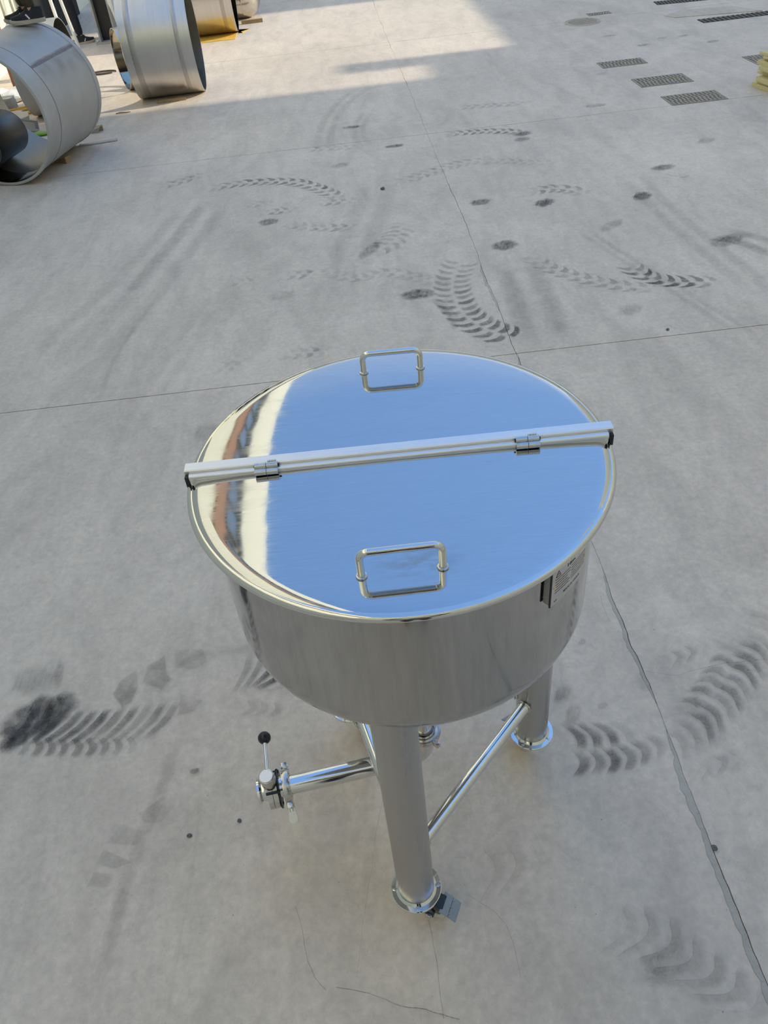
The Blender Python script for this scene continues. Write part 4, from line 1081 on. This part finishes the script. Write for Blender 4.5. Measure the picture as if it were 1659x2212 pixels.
# paper-pale top face
# ================================================================== columns, trestle and doorway at the far left
door = MB().box((XL + 0.02, 14.6, 1.9), (0.10, 2.3, 3.8)).build('door_1', M_DARKHOLE, smooth=False); tag(door, 'dark doorway in the sunlit wall', kind='structure')
colr = empty('steel_column', (-3.06, 13.02, 0)); tag(colr, 'grey weathered H-section column beside the standing worker', 'column')
m = MB(); m.box((0.11, 0, 2.2), (0.02, 0.26, 4.4)); m.build('flange', M_GREYPAINT, colr, smooth=False)
MB().box((-0.11, 0, 2.2), (0.02, 0.26, 4.4)).build('flange', M_GREYPAINT, colr, smooth=False)
MB().box((0.0, 0, 2.2), (0.20, 0.02, 4.4)).build('web', M_DARKSTEEL, colr, smooth=False)
MB().box((0, 0, 0.01), (0.34, 0.36, 0.02), bev=0.003).build('base_plate', M_GREYPAINT, colr)
cc2 = empty('concrete_post', (-2.60, 13.30, 0)); tag(cc2, 'pale concrete post right behind the H-section column', 'post')
MB().box((0, 0, 2.2), (0.22, 0.24, 4.4), bev=0.01).build('post_shaft', M_GREYPAINT, cc2); MB().box((0, 0, 0.04), (0.26, 0.28, 0.08), bev=0.01).build('post_foot', M_GREYPAINT, cc2)
tr = empty('trestle', (-3.80, 12.5, 0)); tag(tr, 'white tubular steel trestle behind the shells', 'trestle')
for sx2 in (-1, 1):
    for sy2 in (-1, 1):
        MB().cyl((sx2 * 0.34, sy2 * 0.28, 0), (sx2 * 0.20, sy2 * 0.10, 1.9), 0.022, n=12).build('leg', M_WHITEPAINT, tr)
MB().cyl((-0.30, -0.16, 0.72), (0.32, -0.16, 0.72), 0.018, n=12).build('rail', M_WHITEPAINT, tr); MB().cyl((-0.30, 0.16, 0.72), (0.32, 0.16, 0.72), 0.018, n=12).build('rail', M_WHITEPAINT, tr)
MB().box((0, 0, 1.9), (0.8, 0.24, 0.05), bev=0.008).build('top_beam', M_WHITEPAINT, tr)
rf = empty('machine_frame', (-3.66, 9.85, 0)); tag(rf, 'red-brown steel machine frame at the left edge of the photo', 'frame')
for yy in (-0.25, 0.6): MB().box((0, yy, 0.9), (0.07, 0.07, 1.8), bev=0.004).build('post', M_REDBROWN, rf)
MB().box((0, 0.18, 0.95), (0.06, 0.86, 0.06), bev=0.004).build('cross_rail', M_GREYPAINT, rf); MB().box((0, 0.18, 1.78), (0.06, 0.86, 0.06), bev=0.004).build('cross_rail', M_REDBROWN, rf)
yl = empty('bent_tube', (-3.85, 10.35, 0)); tag(yl, 'curved ochre tube standing in the glare behind the shells', 'tube')
MB().tube([(0, -0.1, 0.0), (0, -0.1, 0.1), (0.02, -0.06, 0.25), (0.05, 0.1, 0.34), (0.06, 0.3, 0.6), (0.06, 0.5, 1.2)], 0.022, 10).build('tube', M_YELLOW, yl, ang=60)
gpost = empty('grey_pillar', (-3.50, 11.17, 0)); tag(gpost, 'olive grey square pillar behind the sneakers', 'pillar')
MB().box((0, 0, 1.8), (0.14, 0.20, 3.6), bev=0.008).build('shaft', M_GREYPAINT, gpost); MB().box((0, 0, 0.02), (0.22, 0.28, 0.04), bev=0.004).build('foot_plate', M_GREYPAINT, gpost)

# ================================================================== small stones on the ground
def pebble(u, v, r, label, seed):
    m = MB().sphere((0, 0, 0), r, 6, (1.25, 1.0, 0.6)); o = m.build('pebble', M_STONE, ang=25); rr_ = random.Random(seed)
    for vv in o.data.vertices: vv.co *= 1 + 0.35 * mnoise.noise(vv.co * 60 + Vector((seed, 0, 0)))
    q = at(u, v); o.location = (q.x, q.y, r * 0.45); o.rotation_euler = (0, 0, seed); tag(o, label, 'pebble'); return o
pebble(827, 409, 0.016, 'small dark pebble on the open floor beyond the tank', 1)
pebble(518, 1774, 0.006, 'grey grit chip on the floor below the valve', 2)
pebble(410, 1806, 0.006, 'grey grit chip on the floor left of the valve', 3)
pebble(1442, 713, 0.008, 'tiny dark pebble close to the sawn joint on the right', 4)
pebble(1542, 1832, 0.007, 'dark crumb lying in the mortared crack', 5)

# ================================================================== people
def skin_obj(name, joints, edges, mat, parent, root=0, sub=2):
    me = bpy.data.meshes.new(name); names = list(joints); ix = {k: i for i, k in enumerate(names)}
    me.from_pydata([joints[k][0] for k in names], [(ix[a], ix[b]) for a, b in edges], [])
    o = bpy.data.objects.new(name, me); C.objects.link(o); o.parent = parent
    md = o.modifiers.new('skin', 'SKIN'); md.use_smooth_shade = True
    me.materials.append(mat)
    for i, k in enumerate(names):
        rx = joints[k][1]; sv = me.skin_vertices[0].data[i]; sv.radius = rx if isinstance(rx, tuple) else (rx, rx); sv.use_root = (i == root)
    sb_ = o.modifiers.new('sub', 'SUBSURF'); sb_.levels = sub; sb_.render_levels = sub
    return o

def sneaker(loc, rz, par, mat=None):
    """toe toward local +y"""
    M4 = Matrix.Translation(loc) @ Matrix.Rotation(rz, 4, 'Z')
    outl = [(0.0, -0.085), (0.028, -0.075), (0.036, -0.03), (0.038, 0.04), (0.046, 0.10), (0.042, 0.15), (0.024, 0.185), (0.0, 0.195), (-0.026, 0.182), (-0.040, 0.145), (-0.040, 0.09), (-0.034, 0.03), (-0.034, -0.03), (-0.027, -0.075)]
    n = len(outl)
    so_ = MB(M4); vs_ = []
    for z_, k in ((0.0, 0.96), (0.006, 1.03), (0.026, 1.03), (0.030, 1.0)): vs_ += [(x * k, y * k, z_ + 0.012 * max(0, (y - 0.14) / 0.06) * (1 if z_ > 0 else 0.6)) for x, y in outl]
    fs_ = [(r * n + i, r * n + (i + 1) % n, (r + 1) * n + (i + 1) % n, (r + 1) * n + i) for r in range(3) for i in range(n)] + [tuple(range(n)), tuple(range(3 * n, 4 * n))]
    sh_ = so_.add(vs_, fs_).build('shoe', M_SOLE, par, ang=40)
    up = MB(M4); vs_ = []
    for z_, kx, f in ((0.029, 0.97, 1.0), (0.050, 0.95, 0.97), (0.068, 0.82, 0.62), (0.085, 0.72, 0.30), (0.100, 0.74, 0.16), (0.112, 0.70, 0.14)):
        for x, y in outl:
            yy = y if y < 0.03 else 0.03 + (y - 0.03) * f
            vs_.append((x * kx, yy * 0.97, z_ + (0.010 * max(0, (y - 0.10) / 0.1) if z_ < 0.06 else 0)))
    r_ = 6
    fs_ = [(k * n + i, k * n + (i + 1) % n, (k + 1) * n + (i + 1) % n, (k + 1) * n + i) for k in range(r_ - 1) for i in range(n)] + [tuple(range((r_ - 1) * n, r_ * n)), tuple(range(n))]
    up.add(vs_, fs_).build('shoe_upper', mat or M_SHOE, sh_, ang=60)
    st_ = MB(M4)
    for s_ in (-1, 1): st_.box((s_ * 0.0365, 0.045, 0.052), (0.003, 0.012, 0.042), Euler((rad(-35), s_ * rad(-10), 0)))
    st_.build('shoe_stripe', M_PAPER, sh_, smooth=False)
    lc = MB(M4)
    for k in range(4): lc.cyl((-0.018, 0.045 + 0.016 * k, 0.086 - 0.009 * k), (0.018, 0.045 + 0.016 * k, 0.086 - 0.009 * k), 0.0025, n=6)
    lc.tube([(0.0, 0.045, 0.09), (0.02, 0.05, 0.105), (0.012, 0.07, 0.10), (0.0, 0.05, 0.092)], 0.002, 6)
    lc.build('laces', M_SHOE, sh_)
    return sh_

def person(base, rz, label, trouser, jacket, arms='down', stride=0.0, legs_apart=0.10):
    r = empty('person', base, rz); tag(r, label, 'person')
    J = {'pelvis': ((0, 0, 0.96), (0.135, 0.10)), 'waist': ((0, 0.01, 1.10), (0.125, 0.092)), 'chest': ((0, 0.01, 1.30), (0.150, 0.105)), 'neck0': ((0, 0, 1.45), (0.058, 0.058)), 'neck': ((0, 0.012, 1.51), (0.052, 0.054)),
         'jaw': ((0, 0.03, 1.565), (0.066, 0.078)), 'skull': ((0, 0.02, 1.645), (0.078, 0.094)), 'crown': ((0, 0.01, 1.715), (0.050, 0.062))}
    E_ = [('pelvis', 'waist'), ('waist', 'chest'), ('chest', 'neck0'), ('neck0', 'neck'), ('neck', 'jaw'), ('jaw', 'skull'), ('skull', 'crown')]
    J['nose'] = ((0, 0.130, 1.610), (0.012, 0.014)); E_.append(('skull', 'nose'))
    for s_, n in ((-1, 'l'), (1, 'r')):
        st_ = stride * s_
        J['hip' + n] = ((s_ * 0.09, 0, 0.90), (0.090, 0.090)); J['knee' + n] = ((s_ * legs_apart, 0.02 + st_ * 0.5, 0.50), (0.058, 0.060)); J['ank' + n] = ((s_ * legs_apart, -0.02 + st_, 0.105), (0.030, 0.032)); J['toe' + n] = ((s_ * legs_apart, 0.06 + st_, 0.055), (0.018, 0.014))
        E_ += [('pelvis', 'hip' + n), ('hip' + n, 'knee' + n), ('knee' + n, 'ank' + n), ('ank' + n, 'toe' + n)]
        if arms == 'down': el, wr_, hd = (s_ * 0.25, -0.03, 1.12), (s_ * 0.26, 0.05, 0.88), Vector((s_ * 0.01, 0.03, -0.10))
        elif arms == 'hips': el, wr_, hd = (s_ * 0.36, -0.10, 1.15), (s_ * 0.20, 0.06, 1.00), Vector((-s_ * 0.07, 0.06, -0.02))
        else: el, wr_, hd = (s_ * 0.30, 0.12, 1.52), (s_ * 0.12, 0.26, 1.78), Vector((-s_ * 0.035, 0.03, 0.085))
        J['sho' + n] = ((s_ * 0.175, 0, 1.40), (0.062, 0.062)); J['elb' + n] = (el, (0.042, 0.042)); J['wri' + n] = (wr_, (0.027, 0.024))
        w_ = Vector(wr_); J['palm' + n] = (tuple(w_ + hd * 0.75), (0.036, 0.018))
        E_ += [('chest', 'sho' + n), ('sho' + n, 'elb' + n), ('elb' + n, 'wri' + n), ('wri' + n, 'palm' + n)]
        hdn = hd.normalized(); lat = hdn.cross(Vector((0, 1, 0.2))).normalized(); cur = hdn.cross(lat).normalized()
        for k in range(4):
            b_ = w_ + hd * 1.0 + lat * (0.017 * (k - 1.5)); ln = (0.030, 0.036, 0.033, 0.026)[k]
            J['f%d0' % k + n] = (tuple(b_), (0.0090, 0.0085)); J['f%d1' % k + n] = (tuple(b_ + hdn * ln + cur * 0.006), (0.0085, 0.008)); J['f%d2' % k + n] = (tuple(b_ + hdn * ln * 1.7 + cur * 0.020), (0.0075, 0.007))
            E_ += [('palm' + n, 'f%d0' % k + n), ('f%d0' % k + n, 'f%d1' % k + n), ('f%d1' % k + n, 'f%d2' % k + n)]
        tb = w_ + hd * 0.45 + lat * (0.034); J['t0' + n] = (tuple(tb), (0.011, 0.010)); J['t1' + n] = (tuple(tb + lat * 0.016 + hdn * 0.032), (0.0095, 0.009))
        E_ += [('wri' + n, 't0' + n), ('t0' + n, 't1' + n)]
    skin_obj('body', J, E_, M_SKIN, r)
    T_ = {k: (J[k][0], tuple(x + 0.014 for x in J[k][1])) for k in ('pelvis', 'hipl', 'hipr', 'kneel', 'kneer')}
    for n in 'lr':
        T_['cuff' + n] = ((J['ank' + n][0][0], J['ank' + n][0][1], 0.095), (0.052, 0.052)); T_['shin' + n] = (tuple((Vector(J['knee' + n][0]) + Vector(J['ank' + n][0])) / 2), (0.060, 0.060))
    T_['belt'] = ((0, 0.005, 1.04), (0.140, 0.106))
    skin_obj('trousers', T_, [('pelvis', 'belt'), ('pelvis', 'hipl'), ('pelvis', 'hipr'), ('hipl', 'kneel'), ('hipr', 'kneer'), ('kneel', 'shinl'), ('kneer', 'shinr'), ('shinl', 'cuffl'), ('shinr', 'cuffr')], trouser, r)
    U_ = {'hem': ((0, 0.0, 0.98), (0.155, 0.120)), 'waist': ((0, 0.01, 1.12), (0.145, 0.112)), 'chest': ((0, 0.01, 1.30), (0.168, 0.122)), 'coll': ((0, 0.0, 1.45), (0.070, 0.070))}
    Eu = [('hem', 'waist'), ('waist', 'chest'), ('chest', 'coll')]
    for n in 'lr':
        U_['sho' + n] = (J['sho' + n][0], (0.075, 0.075)); U_['elb' + n] = (J['elb' + n][0], (0.056, 0.056)); U_['slv' + n] = (tuple(Vector(J['elb' + n][0]).lerp(Vector(J['wri' + n][0]), 0.86)), (0.043, 0.043))
        Eu += [('chest', 'sho' + n), ('sho' + n, 'elb' + n), ('elb' + n, 'slv' + n)]
    skin_obj('jacket', U_, Eu, jacket, r)
    MB().lathe([(0.0, 0.108)] + [(0.094 * math.sin(t), 0.108 * math.cos(t)) for t in [PI * 0.58 * i / 9 for i in range(1, 10)]], 28, origin=(0, -0.004, 1.648)).build('hair', M_HAIR, r, ang=70)
    for s_ in (-1, 1):
        MB().sphere((s_ * 0.032, 0.110, 1.642), 0.012, 8).build('eye', M_PAPER, r); MB().sphere((s_ * 0.088, 0.012, 1.625), 0.030, 8, (0.35, 0.65, 1)).build('ear', M_SKIN, r)
    MB().sphere((0, 0.108, 1.568), 0.024, 8, (1, 0.3, 0.3)).build('mouth', simple('lips', (0.42, 0.18, 0.15), 0.5), r)
    for n in 'lr':
        a_ = J['ank' + n][0]; sneaker((a_[0], a_[1] - 0.005, 0.0), 0, r)
    return r
person((-2.49, 7.93, 1.023), rad(100), 'worker in dark trousers and black sneakers standing on the dull grey shell', M_TROUSER2, M_JACKET, 'down', 0.03, 0.055)
person((-3.64, 13.10, 0), rad(-60), 'worker in navy trousers standing at the far left beside the column', M_TROUSER, M_JACKET, 'down', 0.14, 0.15)
person((0.02, -0.36, 0), 0.0, 'photographer in dark clothes behind the camera, mirrored small in the tank', M_TROUSER, M_TROUSER, 'up', legs_apart=0.11)
